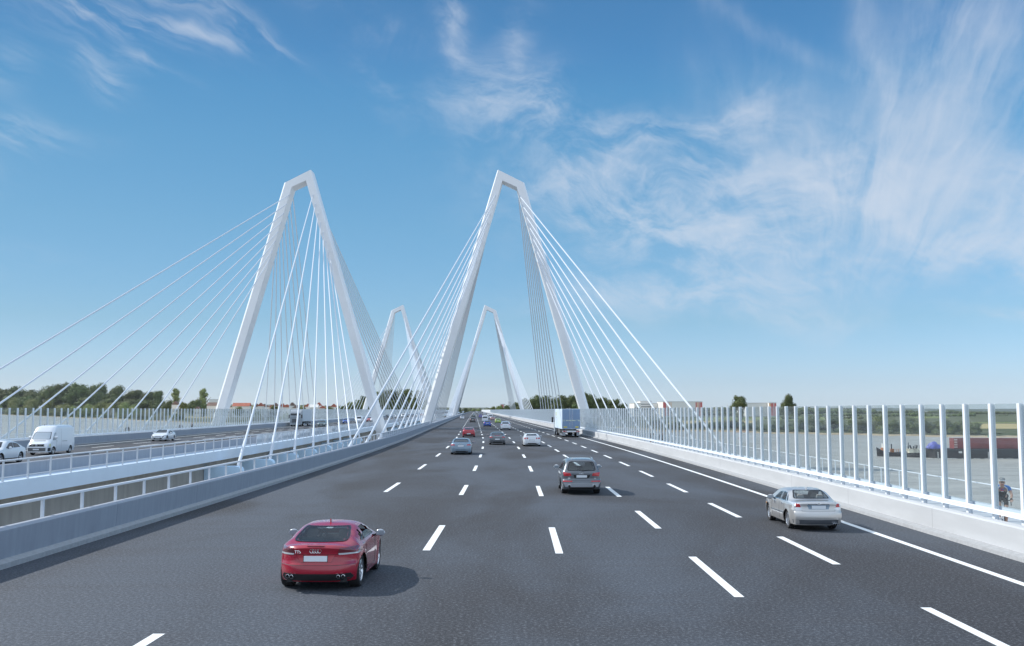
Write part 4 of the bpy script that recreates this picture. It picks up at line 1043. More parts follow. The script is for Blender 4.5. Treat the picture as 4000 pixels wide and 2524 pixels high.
def make_car(sp, place, label, group='cars on the bridge'):
    """sp: style dictionary; place: (x, y, rz)"""
    B = Body(**sp['body']); B.mesh(); pm = sp['paint']; hero = sp.get('hero'); det = sp.get('detail', 1)
    root = tag(empty(sp.get('name', 'car'), (place[0], place[1], sp.get('z', 0)), place[2]), label, sp.get('cat', 'car'), group)
    def part(name, mb, m, parent=None, smooth=False): return mb.build(name, m, parent or root, smooth=smooth) if mb and mb.f else None
    g = sp['glass']; gm = M_CARG if hero else sp.get('gm', M_CARD); holes = []
    def shrink(poly, k=.94):
        c = Vector((sum(p[0] for p in poly) / len(poly), sum(p[1] for p in poly) / len(poly))); return [tuple(c + (Vector(p) - c) * k) for p in poly]
    rw = rpoly(g['rear'], g.get('rr', .09)) if g.get('rear') else None
    fw = rpoly(g['front'], g.get('fr', .08)) if g.get('front') else None
    if hero:
        if rw: holes.append(('rear', shrink(rw, .90)))
        if fw: holes.append(('front', shrink(fw, .92)))
        for q in g.get('side', []): holes.append(('side', shrink(rpoly(q, .04), .86)))
    finish_body(B, root, pm, holes)
    fine = .05 if hero else .06 if det else .15; rg = 7 if hero else 6 if det else 3
    if rw:
        w_ = part('rear_window', B.patch(rw, 'rear', .007, rg, fine), gm, smooth=True)
        if det: part('window_frame', B.patch(rw, 'rear', .010, 2, fine, inner=.925), M_TRIM, w_)
    if fw:
        w_ = part('windscreen', B.patch(fw, 'front', .007, rg, fine), gm, smooth=True)
        if det: part('window_frame', B.patch(fw, 'front', .010, 2, fine, inner=.94), M_TRIM, w_)
    for q in g.get('side', []):
        for d in ('left', 'right'):
            w_ = part('side_window', B.patch(rpoly(q, .04), d, .007, rg, fine), gm, smooth=True)
            if det and w_: part('window_frame', B.patch(rpoly(q, .04), d, .010, 2, fine, inner=.90), sp.get('sidetrim', M_TRIM), w_)
    # wheels and underside
    wx = B.W / 2 - sp.get('tw', .23) / 2 - .035
    for wy in (0, B.wb):
        for sd in (-1, 1): wheel(root, sd * wx, wy, B.wr, sp.get('tw', .23), sd, sp.get('rim', M_ALLOY), sp.get('spokes', 10), simple=det == 0)
    ub = MB(); hw = wx - .2
    ub.box(-hw, hw, -B.ro + .25, B.L - B.ro - .25, B.zb - .02, B.zb + .12)
    ub.box(-wx - .02, wx + .02, B.wr * 1.3, B.wb - B.wr * 1.3, B.zb - .01, B.zb + .1); ub.box(-wx + .1, wx - .1, -B.ro + .2, -B.wr * 1.3, B.zb - .01, B.zb + .1)
    for wy in (0, B.wb):
        for sd in (-1, 1):
            rr = B.wr * B.arch + .005; a = [(wy + rr * math.cos(t), B.wr + rr * math.sin(t)) for t in [math.pi * i / 12 for i in range(13)]]
            o = len(ub.v); xo, xi = sd * (B.W / 2 - .06), sd * (wx - .17)
            ub.v += [(xo, p[0], p[1]) for p in a] + [(xi, p[0], p[1]) for p in a]; ub.f += [(o + i, o + i + 1, o + 14 + i, o + 13 + i) for i in range(12)]; ub.mi += [0] * 12
            ub.add([(xi, wy - rr, B.zb), (xi, wy + rr, B.zb), (xi, wy + rr * .7, B.wr + rr * .7), (xi, wy, B.wr + rr), (xi, wy - rr * .7, B.wr + rr * .7)], [(0, 1, 2, 3, 4)])
    part('underbody', ub, M_DARK)
    for ip, (nm, poly, d, m, *mirror) in enumerate(sp.get('patches', [])):
        part(nm, B.patch(rpoly(poly, .02) if len(poly) < 12 else poly, d, .006 + .0022 * ip, 5 if det else 2, fine), m, smooth=True)
        if mirror and mirror[0]:
            if d in ('left', 'right'): part(nm, B.patch(rpoly(poly, .02), 'left' if d == 'right' else 'right', .006 + .0022 * ip, 5 if det else 2, fine), m, smooth=True)
            else: part(nm, B.patch([(-a, b) for a, b in (rpoly(poly, .02) if len(poly) < 12 else poly)], d, .006 + .0022 * ip, 5 if det else 2, fine), m, smooth=True)
    for pts, d, mir in sp.get('lines', []):
        part('panel_gap', B.line(pts, d), M_DARK)
        if mir: part('panel_gap', B.line([(-a, b) for a, b in pts] if d not in ('left', 'right') else pts, d if d not in ('left', 'right') else ('left' if d == 'right' else 'right')), M_DARK)
    for d in ('rear', 'front'):
        if sp.get('plate_' + d) is not None:
            z = sp['plate_' + d]; p = B.pos(0, z, d, .0); sg = -1 if d == 'rear' else 1; pw = sp.get('plw', .26)
            h2, _ = B.cast(0, z + .06, d); h3, _ = B.cast(0, z - .06, d); tl = math.atan2((h2.y - h3.y), .12) if h2 and h3 else 0
            m = Matrix.Translation(p + Vector((0, sg * .012, 0))) @ Matrix.Rotation(-tl, 4, 'X')
            o = MB().box(-pw, pw, -.008, .008, -.058, .058, m).build('number_plate', M_PLATE, root)
            if det: MB().box(-pw - .012, pw + .012, -.005, .005, -.07, .07, m @ Matrix.Translation((0, -sg * .008, 0))).build('plate_frame', M_TRIM, o)
    # mirrors
    if det:
        my, mz = sp['mirror']
        for sd in (-1, 1):
            x0 = B.Wd(my, mz - .04); c = Vector((sd * (x0 + .16), my - .04, mz + .05)); bm = bmesh.new(); bmesh.ops.create_uvsphere(bm, u_segments=14, v_segments=9, radius=1)
            mb = MB(); s3 = sp.get('mscale', 1.0)
            mb.add([c + Vector((v.co.x * .125 * s3 * (1 - .2 * abs(v.co.z)), (v.co.y * .085 if v.co.y > 0 else v.co.y * .035) * s3, v.co.z * .085 * s3)) for v in bm.verts], [tuple(v.index for v in f.verts) for f in bm.faces]); bm.free()
            o = mb.build('mirror', sp.get('mirror_mat', pm), root, smooth=True)
            MB().tube([(sd * (x0 - .04), my, mz - .02), (sd * (x0 + .1), my - .02, mz + .02)], [.035, .025], 6).build('mirror_arm', M_TRIM, o)
            MB().box(c.x - .095 * s3, c.x + .095 * s3, c.y - .040 * s3, c.y - .030 * s3, c.z - .05 * s3, c.z + .055 * s3).build('mirror_glass', M_CARL, o)
    for (x, z, r, dual) in sp.get('exhaust', []):
        for sd in ((-1, 1) if dual else (1,)):
            p = B.pos(sd * x, z + .08, 'rear'); m = Matrix.Translation((sd * x, p.y - .02, z)) @ Matrix.Rotation(R(90), 4, 'Z')
            o = MB().lathe([(r, .11), (r, -.05), (r * .86, -.055), (r * .84, .05)], 16, m).build('exhaust_pipe', M_CHR, root, smooth=True)
            MB().lathe([(0, -.01), (r * .85, -.01)], 16, m).build('pipe_bore', M_DARK, o)
    if sp.get('antenna'):
        y, z = sp['antenna']; p = B.pos(0, y, 'top'); MB().prism([(y - .07, p.z - .02), (y + .10, p.z - .02), (y + .06, p.z + .02), (y - .05, p.z + .075)], -.014, .014, 'x').build('antenna', pm, root)
    if sp.get('rails'):
        for sd in (-1, 1):
            pts = [B.pos(sd * sp['rails'][0], y, 'top') for y in [sp['rails'][1] + (sp['rails'][2] - sp['rails'][1]) * i / 8 for i in range(9)]]
            pts = [p + Vector((0, 0, .055 if 0 < i < 8 else 0)) for i, p in enumerate(pts)]
            MB().tube(pts, .022, 7).build('roof_rail', M_ALLOY, root, smooth=True)
    # cabin
    if hero:
        b = B.belt; y0, y1 = sp['cabin']; hw = B.W / 2 - .2; it = MB()
        it.box(-hw, hw, y0, y1, .35, .42); it.box(-hw, -hw + .05, y0, y1, .4, b - .03); it.box(hw - .05, hw, y0, y1, .4, b - .03)
        part('cabin_lining', it, M_INT)
        part('dashboard', MB().prism([(y1 - .45, .5), (y1 - .5, b - .08), (y1 - .3, b + .05), (y1 + .05, b + .02), (y1 + .05, .5)], -hw, hw, 'x'), M_INT)
        part('parcel_shelf', MB().box(-hw + .03, hw - .03, y0 - .1, y0 + sp.get('shelf', .3), b - .06, b - .03), sp.get('shelfm', M_INT))
        sm = sp.get('seat', M_SEATD)
        for sy, xs in sp['seats']:
            for x in xs:
                st = MB(); hh = sp.get('seath', .0)
                st.prism(rpoly([(sy + .50, .45), (sy + .50, .58), (sy + .02, .60), (sy - .10, b + .12 + hh), (sy - .24, b + .12 + hh), (sy - .12, .45)], .05), x - .24, x + .24, 'x')
                o = part('seat', st, sm, smooth=True)
                part('headrest', MB().prism(rpoly([(x - .13, b + .14 + hh), (x + .13, b + .14 + hh), (x + .11, b + .31 + hh), (x - .11, b + .31 + hh)], .05), sy - .22, sy - .12, 'y'), sm, o, smooth=True)
        c = Vector((-.37, y1 - .52, b + .0)); o = MB().tube([c + Vector((math.cos(a) * .18, math.sin(a) * -.06, math.sin(a) * .17)) for a in [i * math.pi / 10 for i in range(21)]], .014, 6, False).build('steering_wheel', M_TRIM, root, smooth=True)
        part('instrument_dial', MB().lathe([(0, 0), (.045, 0)], 14, Matrix.Translation((-.30, y1 - .46, b + .03)) @ Matrix.Rotation(R(90), 4, 'Z')), mat('pale dial', (.7, .65, .6), .4))
        part('instrument_dial', MB().lathe([(0, 0), (.035, 0)], 14, Matrix.Translation((-.44, y1 - .46, b + .03)) @ Matrix.Rotation(R(90), 4, 'Z')), mat('pale dial', (.7, .65, .6), .4))
    return root, B

def glass_for(L, ro, belt, roof, rearbase, rearbase_z, wr_b, wr_t, zt, ws_z, wsw_b, wsw_t, sides):
    return dict(rear=[(-wr_b, rearbase_z), (wr_b, rearbase_z), (wr_t, zt), (-wr_t, zt)], front=[(-wsw_b, ws_z), (wsw_b, ws_z), (wsw_t, zt + .01), (-wsw_t, zt + .01)], side=sides)

P_RED = paint('deep red', (0.36, 0.004, 0.024), 0.0, .25); P_DRED = paint('dark red', (0.42, 0.015, 0.03), .1); P_GREY = paint('graphite grey', (0.125, 0.14, 0.16), .45); P_SIL = paint('warm silver', (0.60, 0.59, 0.575), .6, .3)
P_BGR = paint('blue grey', (0.22, 0.30, 0.38), .4); P_WHT = paint('white', (0.74, 0.78, 0.82)); P_BLK = paint('brownish black', (0.06, 0.055, 0.055), .3); P_BLUE = paint('blue', (0.03, 0.10, 0.42), .2)
P_GRN = paint('lime green', (0.38, 0.52, 0.12)); P_PINK = paint('brownish pink', (0.46, 0.26, 0.24), .2); P_DGR = paint('dark green', (0.10, 0.15, 0.15), .3); P_VIO = paint('violet blue', (0.15, 0.14, 0.45), .2); P_SLV = paint('silver grey', (0.45, 0.48, 0.52), .4); P_LRED = paint('light red', (0.5, 0.12, 0.13))

def heading(Y): return math.atan2(-slope(Y), 1)
def at_uv(u, v):
    x, y = px(u, v); return x, y, heading(y)

# --- red coupe
tt = dict(L=4.2, W=1.86, ro=.86, wb=2.47, wr=.345, zb=.20, belt=.90, tumble=.50, crown=.06, edge=.085, res=1.15, shoulder=.02, gstep=.05, flare=.028, round_r=.36, taper_r=.10, taper_f=.13, tuck=.03,
          top=[(0, .93), (.10, .985), (.30, 1.0), (.55, 1.05), (.9, 1.14), (1.3, 1.245), (1.75, 1.31), (2.1, 1.315), (2.5, 1.25), (2.85, 1.11), (3.15, .99), (3.7, .88), (4.05, .74), (4.2, .62)],
          rear=[(.20, .14), (.30, .05), (.42, .0), (.56, .015), (.62, .06), (.80, .075), (.93, .03), (.99, .02)])
circle = lambda x, z, r, n=18: [(x + r * math.cos(2 * math.pi * i / n), z + r * math.sin(2 * math.pi * i / n)) for i in range(n)]
tt_spec = dict(name='coupe_car', body=tt, paint=P_RED, hero=True, mirror=(1.62, .93), mirror_mat=P_SLV, tw=.26, spokes=9,
    glass=dict(rear=[(-.66, 1.01), (.66, 1.01), (.52, 1.25), (-.52, 1.25)], rr=[.14, .14, .05, .05], front=[(-.70, .99), (.70, .99), (.50, 1.25), (-.50, 1.25)],
               side=[[(.60, .955), (1.85, .955), (1.45, 1.19), (1.05, 1.25), (.72, 1.22)], [(.18, .965), (.54, .955), (.62, 1.19), (.42, 1.13)]]),
    plate_rear=.70, cabin=(.1, 1.95), seats=[(.75, (-.37, .37))], shelf=.25, seath=-.03,
    exhaust=[(.62, .33, .042, True), (.52, .33, .042, True)], antenna=(.85, 0),
    patches=[('tail_light', [(.47, .80), (.92, .79), (.90, .92), (.52, .915)], 'rear', M_LDRK, True), ('lamp_lens', [(.50, .775), (.88, .765), (.90, .80), (.49, .81)], 'rear', M_LCLR, True),
             ('diffuser', [(-.80, .30), (-.72, .235), (.72, .235), (.80, .30), (.74, .385), (-.74, .385)], 'rear', M_DARK, False),
             ('plate_recess', [(-.34, .625), (.34, .625), (.42, .775), (-.42, .775)], 'rear', P_DRED, False),
             ('brake_light', [(-.20, .952), (.20, .952), (.19, .962), (-.19, .962)], 'rear', M_LDRK, False),
             ('fuel_flap', circle(.0, .0, .001) if False else [(-.32, .84), (-.18, .84), (-.18, .93), (-.32, .93)], 'right', M_ALLOY, False)],
    lines=[([(-.50, .78), (.50, .78)], 'rear', False), ([(-.50, .78), (-.56, .93)], 'rear', False), ([(.50, .78), (.56, .93)], 'rear', False), ([(-.84, .56), (.84, .56)], 'rear', False),
           ([(.50, .30), (.44, .55), (.52, .95)], 'right', True), ([(1.62, .30), (1.66, .60), (1.75, .92)], 'right', True), ([(.50, .30), (1.62, .30)], 'right', True)])
x, y, h = at_uv(1262.7, 2286)
red, RB = make_car(tt_spec, (x, y - .07, h - .015), 'deep red coupe with smoked tail lamps, nearest car in the left foreground')
red.scale = (.965, .965, 1.0)
rings_emblem(RB, 0, .865, 'rear', .085, red)
p = RB.pos(-.40, .845, 'rear', .02); text_mesh('TTS', .085, p, (R(78), 0, 0), red, M_CHR)
# --- grey suv
q7 = dict(L=5.05, W=1.98, ro=1.10, wb=3.0, wr=.39, zb=.26, belt=1.10, tumble=.36, crown=.035, edge=.05, res=1.1, shoulder=.03, gstep=.03, flare=.03, round_r=.20, taper_r=.05, tuck=.04,
          top=[(0, 1.08), (.05, 1.14), (.22, 1.32), (.50, 1.60), (.62, 1.68), (.9, 1.72), (1.8, 1.745), (2.7, 1.71), (3.2, 1.56), (3.8, 1.20), (4.0, 1.15), (4.7, 1.02), (5.05, .8)],
          rear=[(.26, .12), (.40, .02), (.62, .0), (.72, .05), (.76, .09), (1.0, .09), (1.2, .10)])
q7_spec = dict(name='suv_car', body=q7, paint=P_GREY, hero=True, mirror=(2.05, 1.16), mirror_mat=P_WHT, mscale=1.25, tw=.30, spokes=5, seat=M_SEATL, shelfm=M_SEATL,
    glass=dict(rear=[(-.72, 1.17), (.72, 1.17), (.60, 1.60), (-.60, 1.60)], rr=.10, front=[(-.76, 1.2), (.76, 1.2), (.58, 1.62), (-.58, 1.62)],
               side=[[(.55, 1.16), (1.25, 1.16), (1.20, 1.58), (.60, 1.60)], [(1.32, 1.16), (2.35, 1.16), (1.75, 1.50), (1.28, 1.57)], [(-.40, 1.17), (.47, 1.16), (.52, 1.58), (-.05, 1.55)]]),
    plate_rear=.90, cabin=(-.2, 2.3), seats=[(.2, (-.42, .42)), (1.15, (-.42, .42))], shelf=.5, seath=.1,
    exhaust=[(.62, .44, .07, True)], rails=(.62, -.1, 1.6),
    patches=[('tail_light', [(.50, .93), (.86, .90), (.92, 1.09), (.56, 1.06)], 'rear', M_LRED, True), ('reflector', [(.46, .635), (.93, .63), (.92, .685), (.46, .685)], 'rear', M_LRED, True),
             ('plate_recess', [(-.36, .82), (.36, .82), (.42, .97), (-.42, .97)], 'rear', M_TRIM, False), ('bumper_shield', [(-.80, .38), (.80, .38), (.90, .60), (-.90, .60)], 'rear', P_SLV, False),
             ('diffuser', [(-.60, .29), (.60, .29), (.64, .375), (-.64, .375)], 'rear', M_DARK, False)],
    lines=[([(-.93, .70), (.93, .70)], 'rear', False), ([(.62, .35), (.62, 1.1)], 'right', True), ([(1.45, .35), (1.40, 1.1)], 'right', True)])
x, y, h = at_uv(2267.5, 1926.8)
suv, SB = make_car(q7_spec, (x, y + .05, h), 'graphite grey estate-like off-roader with roof rails and pale mirrors, in the middle lane')
suv.scale = (.93,) * 3
rings_emblem(SB, 0, 1.055, 'rear', .085, suv)
text_mesh('Q7', .095, SB.pos(-.62, .80, 'rear', .012), (R(88), 0, 0), suv, M_CHR); text_mesh('4.2', .07, SB.pos(.66, .80, 'rear', .012), (R(88), 0, 0), suv, M_CHR)
p = SB.pos(0, 1.15, 'rear', .03); MB().tube([p, SB.pos(.22, 1.18, 'rear', .03), SB.pos(.5, 1.19, 'rear', .03)], [.014, .010, .006], 5).build('wiper', M_TRIM, suv)
# --- silver sedan
fu = dict(L=4.83, W=1.84, ro=1.08, wb=2.73, wr=.34, zb=.22, belt=.93, tumble=.42, crown=.035, edge=.04, res=1.1, gstep=.03, flare=.02, round_r=.15, taper_r=.06, shoulder=.02,
          top=[(0, 1.0), (.06, 1.055), (.35, 1.075), (.70, 1.085), (.95, 1.14), (1.30, 1.30), (1.65, 1.41), (2.2, 1.44), (2.8, 1.40), (3.2, 1.25), (3.65, 1.02), (4.4, .88), (4.83, .70)],
          rear=[(.22, .10), (.35, .03), (.50, .0), (.66, .015), (.72, .07), (.9, .09), (1.05, .06)])
fu_spec = dict(name='sedan_car', body=fu, paint=P_SIL, hero=True, mirror=(1.78, .97), mirror_mat=P_SIL, mscale=1.1, tw=.24, spokes=8, seat=M_SEATL, sidetrim=M_CHR,
    glass=dict(rear=[(-.68, 1.11), (.68, 1.11), (.54, 1.375), (-.54, 1.375)], rr=.06, front=[(-.70, 1.03), (.70, 1.03), (.52, 1.36), (-.52, 1.36)],
               side=[[(.28, .99), (1.0, .98), (.92, 1.31), (.42, 1.30)], [(1.07, .98), (1.95, .98), (1.40, 1.26), (1.0, 1.31)], [(.02, 1.0), (.22, .99), (.33, 1.26), (.18, 1.20)]]),
    plate_rear=.865, cabin=(-.05, 2.0), seats=[(.25, (-.36, .36)), (1.05, (-.38, .38))], shelf=.3, seath=.0,
    exhaust=[(.52, .27, .035, False), (.60, .27, .035, False)], antenna=(.55, 0),
    patches=[('tail_light', [(.58, .76), (.89, .74), (.84, 1.01), (.66, 1.02)], 'rear', M_LCLR, True), ('tail_light', [(.63, .86), (.80, .86), (.79, .98), (.67, .985)], 'rear', M_LRED, True),
             ('plate_recess', [(-.36, .79), (.36, .79), (.42, .96), (-.42, .96)], 'rear', P_BGR, False), ('chrome_strip', [(-.40, .962), (.40, .962), (.39, .985), (-.39, .985)], 'rear', M_CHR, False),
             ('lower_bumper', [(-.84, .26), (.84, .26), (.87, .42), (-.87, .42)], 'rear', P_GREY, False), ('side_marker', [(2.98, .66), (3.12, .65), (3.12, .70), (2.98, .71)], 'left', M_AMB, False),
             ('door_handle', [(.55, .86), (.72, .86), (.72, .89), (.55, .89)], 'left', M_CHR, True), ('door_handle', [(1.50, .85), (1.66, .85), (1.66, .88), (1.50, .88)], 'left', M_CHR, True),
             ('door_moulding', [(.42, .54), (2.2, .52), (2.2, .56), (.42, .58)], 'left', P_GREY, True)],
    lines=[([(-.60, .725), (.60, .725)], 'rear', False), ([(-.60, .725), (-.64, 1.03)], 'rear', False), ([(.60, .725), (.64, 1.03)], 'rear', False), ([(.45, .34), (.30, .62), (.36, .95)], 'left', True), ([(1.05, .30), (1.02, .95)], 'left', True), ([(2.12, .32), (2.10, .92)], 'left', True)])
x, y, h = at_uv(3170.8, 2064)
sed, FB = make_car(fu_spec, (x, y + .05, h), 'warm silver four-door sedan beside the edge line at right')
sed.scale = (.88,) * 3
p = FB.pos(0, 1.00, 'rear', .012); MB().lathe([(0, .006), (.075, .006), (.085, 0), (.07, -.004)], 20, Matrix.Translation(p) @ Matrix.Rotation(R(-90), 4, 'Z') @ Matrix.Diagonal((1, 1, .42, 1))).build('emblem', M_CHR, sed, smooth=True)
# --- mid-distance and far cars share a few body styles
def style(kind, pm, det=1, **kw):
    """returns a fresh specification of a body style"""
    K = dict(
      coupe=dict(L=4.63, W=1.86, H=1.38, ro=1.02, wb=2.75, wr=.34, zb=.20, belt=.92, top=[(0, .98), (.08, 1.03), (.4, 1.05), (.75, 1.08), (1.2, 1.25), (1.7, 1.37), (2.2, 1.39), (2.8, 1.30), (3.3, 1.05), (3.6, .98), (4.3, .84), (4.63, .68)],
                 rear_g=[(-.68, 1.08), (.68, 1.08), (.54, 1.32), (-.54, 1.32)], front_g=[(-.70, 1.0), (.70, 1.0), (.52, 1.32), (-.52, 1.32)], side=[[(.1, .98), (1.75, .98), (1.2, 1.24), (.55, 1.24)]], tl=[(.50, .80), (.88, .79), (.86, .91), (.55, .90)], plate=.76),
      hatch=dict(L=4.3, W=1.80, H=1.46, ro=.80, wb=2.6, wr=.33, zb=.20, belt=.95, top=[(0, .98), (.08, 1.08), (.3, 1.22), (.65, 1.38), (1.1, 1.45), (1.8, 1.46), (2.4, 1.38), (2.9, 1.18), (3.2, 1.02), (3.9, .88), (4.3, .7)],
                 rear_g=[(-.62, 1.06), (.62, 1.06), (.52, 1.36), (-.52, 1.36)], front_g=[(-.68, 1.04), (.68, 1.04), (.52, 1.38), (-.52, 1.38)], side=[[(.1, 1.0), (1.0, 1.0), (.95, 1.33), (.25, 1.30)], [(1.07, 1.0), (1.95, .99), (1.45, 1.28), (1.03, 1.33)]], tl=[(.60, .82), (.86, .80), (.82, 1.0), (.66, 1.0)], plate=.78),
      brera=dict(L=4.4, W=1.84, H=1.38, ro=.95, wb=2.53, wr=.34, zb=.20, belt=.94, top=[(0, .97), (.06, 1.03), (.3, 1.09), (.8, 1.24), (1.3, 1.35), (1.9, 1.385), (2.5, 1.32), (3.0, 1.12), (3.3, 1.0), (4.0, .86), (4.4, .7)],
                 rear_g=[(-.60, 1.05), (.60, 1.05), (.54, 1.31), (-.54, 1.31)], front_g=[(-.68, 1.02), (.68, 1.02), (.50, 1.32), (-.50, 1.32)], side=[[(.0, 1.0), (1.75, .98), (1.25, 1.24), (.55, 1.25)]], tl=[(.30, .90), (.62, .90), (.62, .935), (.30, .935)], plate=.50),
      sport=dict(L=4.65, W=1.92, H=1.37, ro=.98, wb=2.78, wr=.355, zb=.17, belt=.92, top=[(0, 1.02), (.1, 1.05), (.5, 1.04), (.95, 1.12), (1.5, 1.29), (2.0, 1.36), (2.5, 1.35), (2.95, 1.20), (3.4, 1.0), (4.2, .86), (4.65, .66)],
                 rear_g=[(-.60, 1.09), (.60, 1.09), (.50, 1.28), (-.50, 1.28)], front_g=[(-.68, 1.0), (.68, 1.0), (.50, 1.31), (-.50, 1.31)], side=[[(.1, .98), (1.8, .98), (1.35, 1.22), (.75, 1.20)]], tl=None, plate=.66),
      x6=dict(L=4.88, W=1.98, H=1.69, ro=1.03, wb=2.93, wr=.39, zb=.26, belt=1.08, top=[(0, 1.06), (.08, 1.14), (.4, 1.22), (.9, 1.40), (1.4, 1.57), (2.0, 1.67), (2.6, 1.68), (3.1, 1.52), (3.7, 1.18), (4.4, 1.04), (4.88, .8)],
                 rear_g=[(-.66, 1.18), (.66, 1.18), (.56, 1.50), (-.56, 1.50)], front_g=[(-.74, 1.17), (.74, 1.17), (.56, 1.56), (-.56, 1.56)], side=[[(.0, 1.15), (1.0, 1.13), (1.0, 1.55), (.45, 1.48)], [(1.07, 1.13), (2.2, 1.12), (1.6, 1.45), (1.07, 1.56)]], tl=[(.56, .98), (.92, .94), (.90, 1.06), (.60, 1.08)], plate=.86),
      estate=dict(L=4.7, W=1.82, H=1.5, ro=1.0, wb=2.7, wr=.33, zb=.2, belt=.95, top=[(0, .98), (.06, 1.1), (.25, 1.3), (.5, 1.44), (1.0, 1.49), (2.2, 1.49), (2.8, 1.40), (3.3, 1.14), (3.6, 1.02), (4.3, .88), (4.7, .7)],
                 rear_g=[(-.66, 1.05), (.66, 1.05), (.56, 1.38), (-.56, 1.38)], front_g=[(-.68, 1.04), (.68, 1.04), (.54, 1.40), (-.54, 1.40)], side=[[(-.5, 1.02), (.3, 1.0), (.35, 1.34), (-.2, 1.32)], [(.38, 1.0), (1.0, 1.0), (1.0, 1.35), (.42, 1.35)], [(1.07, 1.0), (1.95, .99), (1.5, 1.28), (1.07, 1.35)]], tl=[(.62, .80), (.86, .79), (.84, 1.02), (.68, 1.02)], plate=.8),
      mpv=dict(L=4.6, W=1.86, H=1.72, ro=.95, wb=2.7, wr=.33, zb=.2, belt=1.02, top=[(0, 1.05), (.06, 1.3), (.2, 1.58), (.5, 1.69), (1.6, 1.72), (2.4, 1.66), (3.0, 1.45), (3.6, 1.14), (4.2, .98), (4.6, .72)],
                 rear_g=[(-.68, 1.08), (.68, 1.08), (.62, 1.56), (-.62, 1.56)], front_g=[(-.7, 1.15), (.7, 1.15), (.6, 1.6), (-.6, 1.6)], side=[[(-.6, 1.1), (.4, 1.08), (.4, 1.52), (-.45, 1.52)], [(.5, 1.08), (2.1, 1.06), (1.5, 1.48), (.5, 1.53)]], tl=[(.70, .85), (.88, .84), (.86, 1.12), (.74, 1.12)], plate=.82),
      van=dict(L=5.2, W=1.95, H=2.1, ro=1.0, wb=3.1, wr=.34, zb=.25, belt=1.15, top=[(0, 1.9), (.04, 2.0), (.2, 2.07), (1.5, 2.1), (3.6, 2.07), (4.0, 1.9), (4.55, 1.3), (4.75, 1.15), (5.1, 1.0), (5.2, .9)],
                 rear_g=[(-.72, 1.25), (.72, 1.25), (.68, 1.75), (-.68, 1.75)], front_g=[(-.78, 1.3), (.78, 1.3), (.68, 1.9), (-.68, 1.9)], side=[[(2.6, 1.25), (3.35, 1.2), (2.95, 1.8), (2.6, 1.82)]], tl=[(.80, .9), (.92, .9), (.92, 1.3), (.82, 1.3)], plate=.7))
    k = K[kind]; tall = k['H'] > 1.6
    body = dict(L=k['L'], W=k['W'], ro=k['ro'], wb=k['wb'], wr=k['wr'], zb=k['zb'], belt=k['belt'], top=k['top'], res=.62 if det else .36, tumble=.30 if tall else .44, round_r=.16 if tall else .24, edge=.06, crown=.045, gstep=.03, taper_r=.05)
    if kind == 'van': body.update(tumble=.06, box=True, round_r=.05, taper_r=.02, edge=.12, gstep=0, shoulder=.01, rear=[(.25, .06), (.5, 0), (1.0, .01), (2.1, .06)], front=[(.25, .05), (.6, 0), (.9, .03), (1.3, .03), (2, .0)])
    if kind == 'mpv': body.update(tumble=.16, round_r=.08)
    pt = []
    if k['tl']: pt.append(('tail_light', k['tl'], 'rear', M_LRED, True))
    W2 = k['W'] / 2; b = k['belt']
    pt += [('headlight', [(W2 - .40, .60), (W2 - .08, .62), (W2 - .10, .76), (W2 - .36, .72)], 'front', M_LCLR, True), ('grille', [(-.36, .48), (.36, .48), (.40, .64), (-.40, .64)], 'front', M_TRIM, False),
           ('diffuser', [(-.6, k['zb'] + .03), (.6, k['zb'] + .03), (.66, k['zb'] + .13), (-.66, k['zb'] + .13)], 'rear', M_DARK, False)]
    sp = dict(body=body, paint=pm, detail=det, gm=M_CARD, mirror=(k['wb'] - .95, b + .03), tw=.23, spokes=5, plate_rear=k['plate'], plate_front=.42,
              glass=dict(rear=k['rear_g'], front=k['front_g'], side=k['side']), patches=pt,
              name={'x6': 'suv_car', 'van': 'van', 'mpv': 'people_carrier', 'coupe': 'coupe_car', 'sport': 'sports_car', 'brera': 'coupe_car', 'hatch': 'hatchback_car', 'estate': 'estate_car'}[kind], cat='van' if kind == 'van' else 'car')
    sp.update(kw); return sp

def away(u, v, kind, pm, label, det=1, **kw):
    x, y, h = at_uv(u, v); return make_car(style(kind, pm, det, **kw), (x, y + .05, h), label)
s = style('coupe', P_BGR, 1, exhaust=[(.60, .28, .04, True), (.50, .28, .04, True)]); s['mirror_mat'] = P_PINK
x, y, h = at_uv(1801, 1775); o, B_ = make_car(s, (x, y + .05, h), 'blue grey coupe following the red car in the second lane'); rings_emblem(B_, 0, .93, 'rear', .085, o)
s = style('brera', P_DRED, 1, exhaust=[(.58, .30, .045, True)]); s['patches'] += [('diffuser', [(-.78, .26), (.78, .26), (.70, .44), (-.70, .44)], 'rear', M_DARK, False)]
x, y, h = at_uv(1830.9, 1707.8); make_car(s, (x, y + .05, h), 'dark red coupe ahead of the blue grey coupe')
s = style('coupe', P_GREY, 1, exhaust=[(.55, .27, .035, True)], plate_rear=.62); s['patches'] += [('brake_light', [(-.3, 1.0), (.3, 1.0), (.28, 1.02), (-.28, 1.02)], 'rear', M_LRED, False), ('chrome_strip', [(-.5, .93), (.5, .93), (.5, .945), (-.5, .945)], 'rear', M_CHR, False)]
s['mirror_mat'] = P_PINK; s['mscale'] = 1.15
x, y, h = at_uv(1942.5, 1736.9); make_car(s, (x, y + .05, h), 'graphite saloon with bright mirrors in the lane right of the blue grey coupe')
s = style('sport', P_WHT, 1, exhaust=[(.66, .28, .05, True), (.54, .28, .05, True)])
s['patches'] += [(n_, circle(sd * xx, .86, r_), 'rear', m_) for sd in (-1, 1) for xx, r_ in ((.74, .095), (.50, .08)) for n_, m_ in (('tail_light', M_LRED),)] + [('diffuser', [(-.5, .22), (.5, .22), (.46, .36), (-.46, .36)], 'rear', M_DARK, False)]
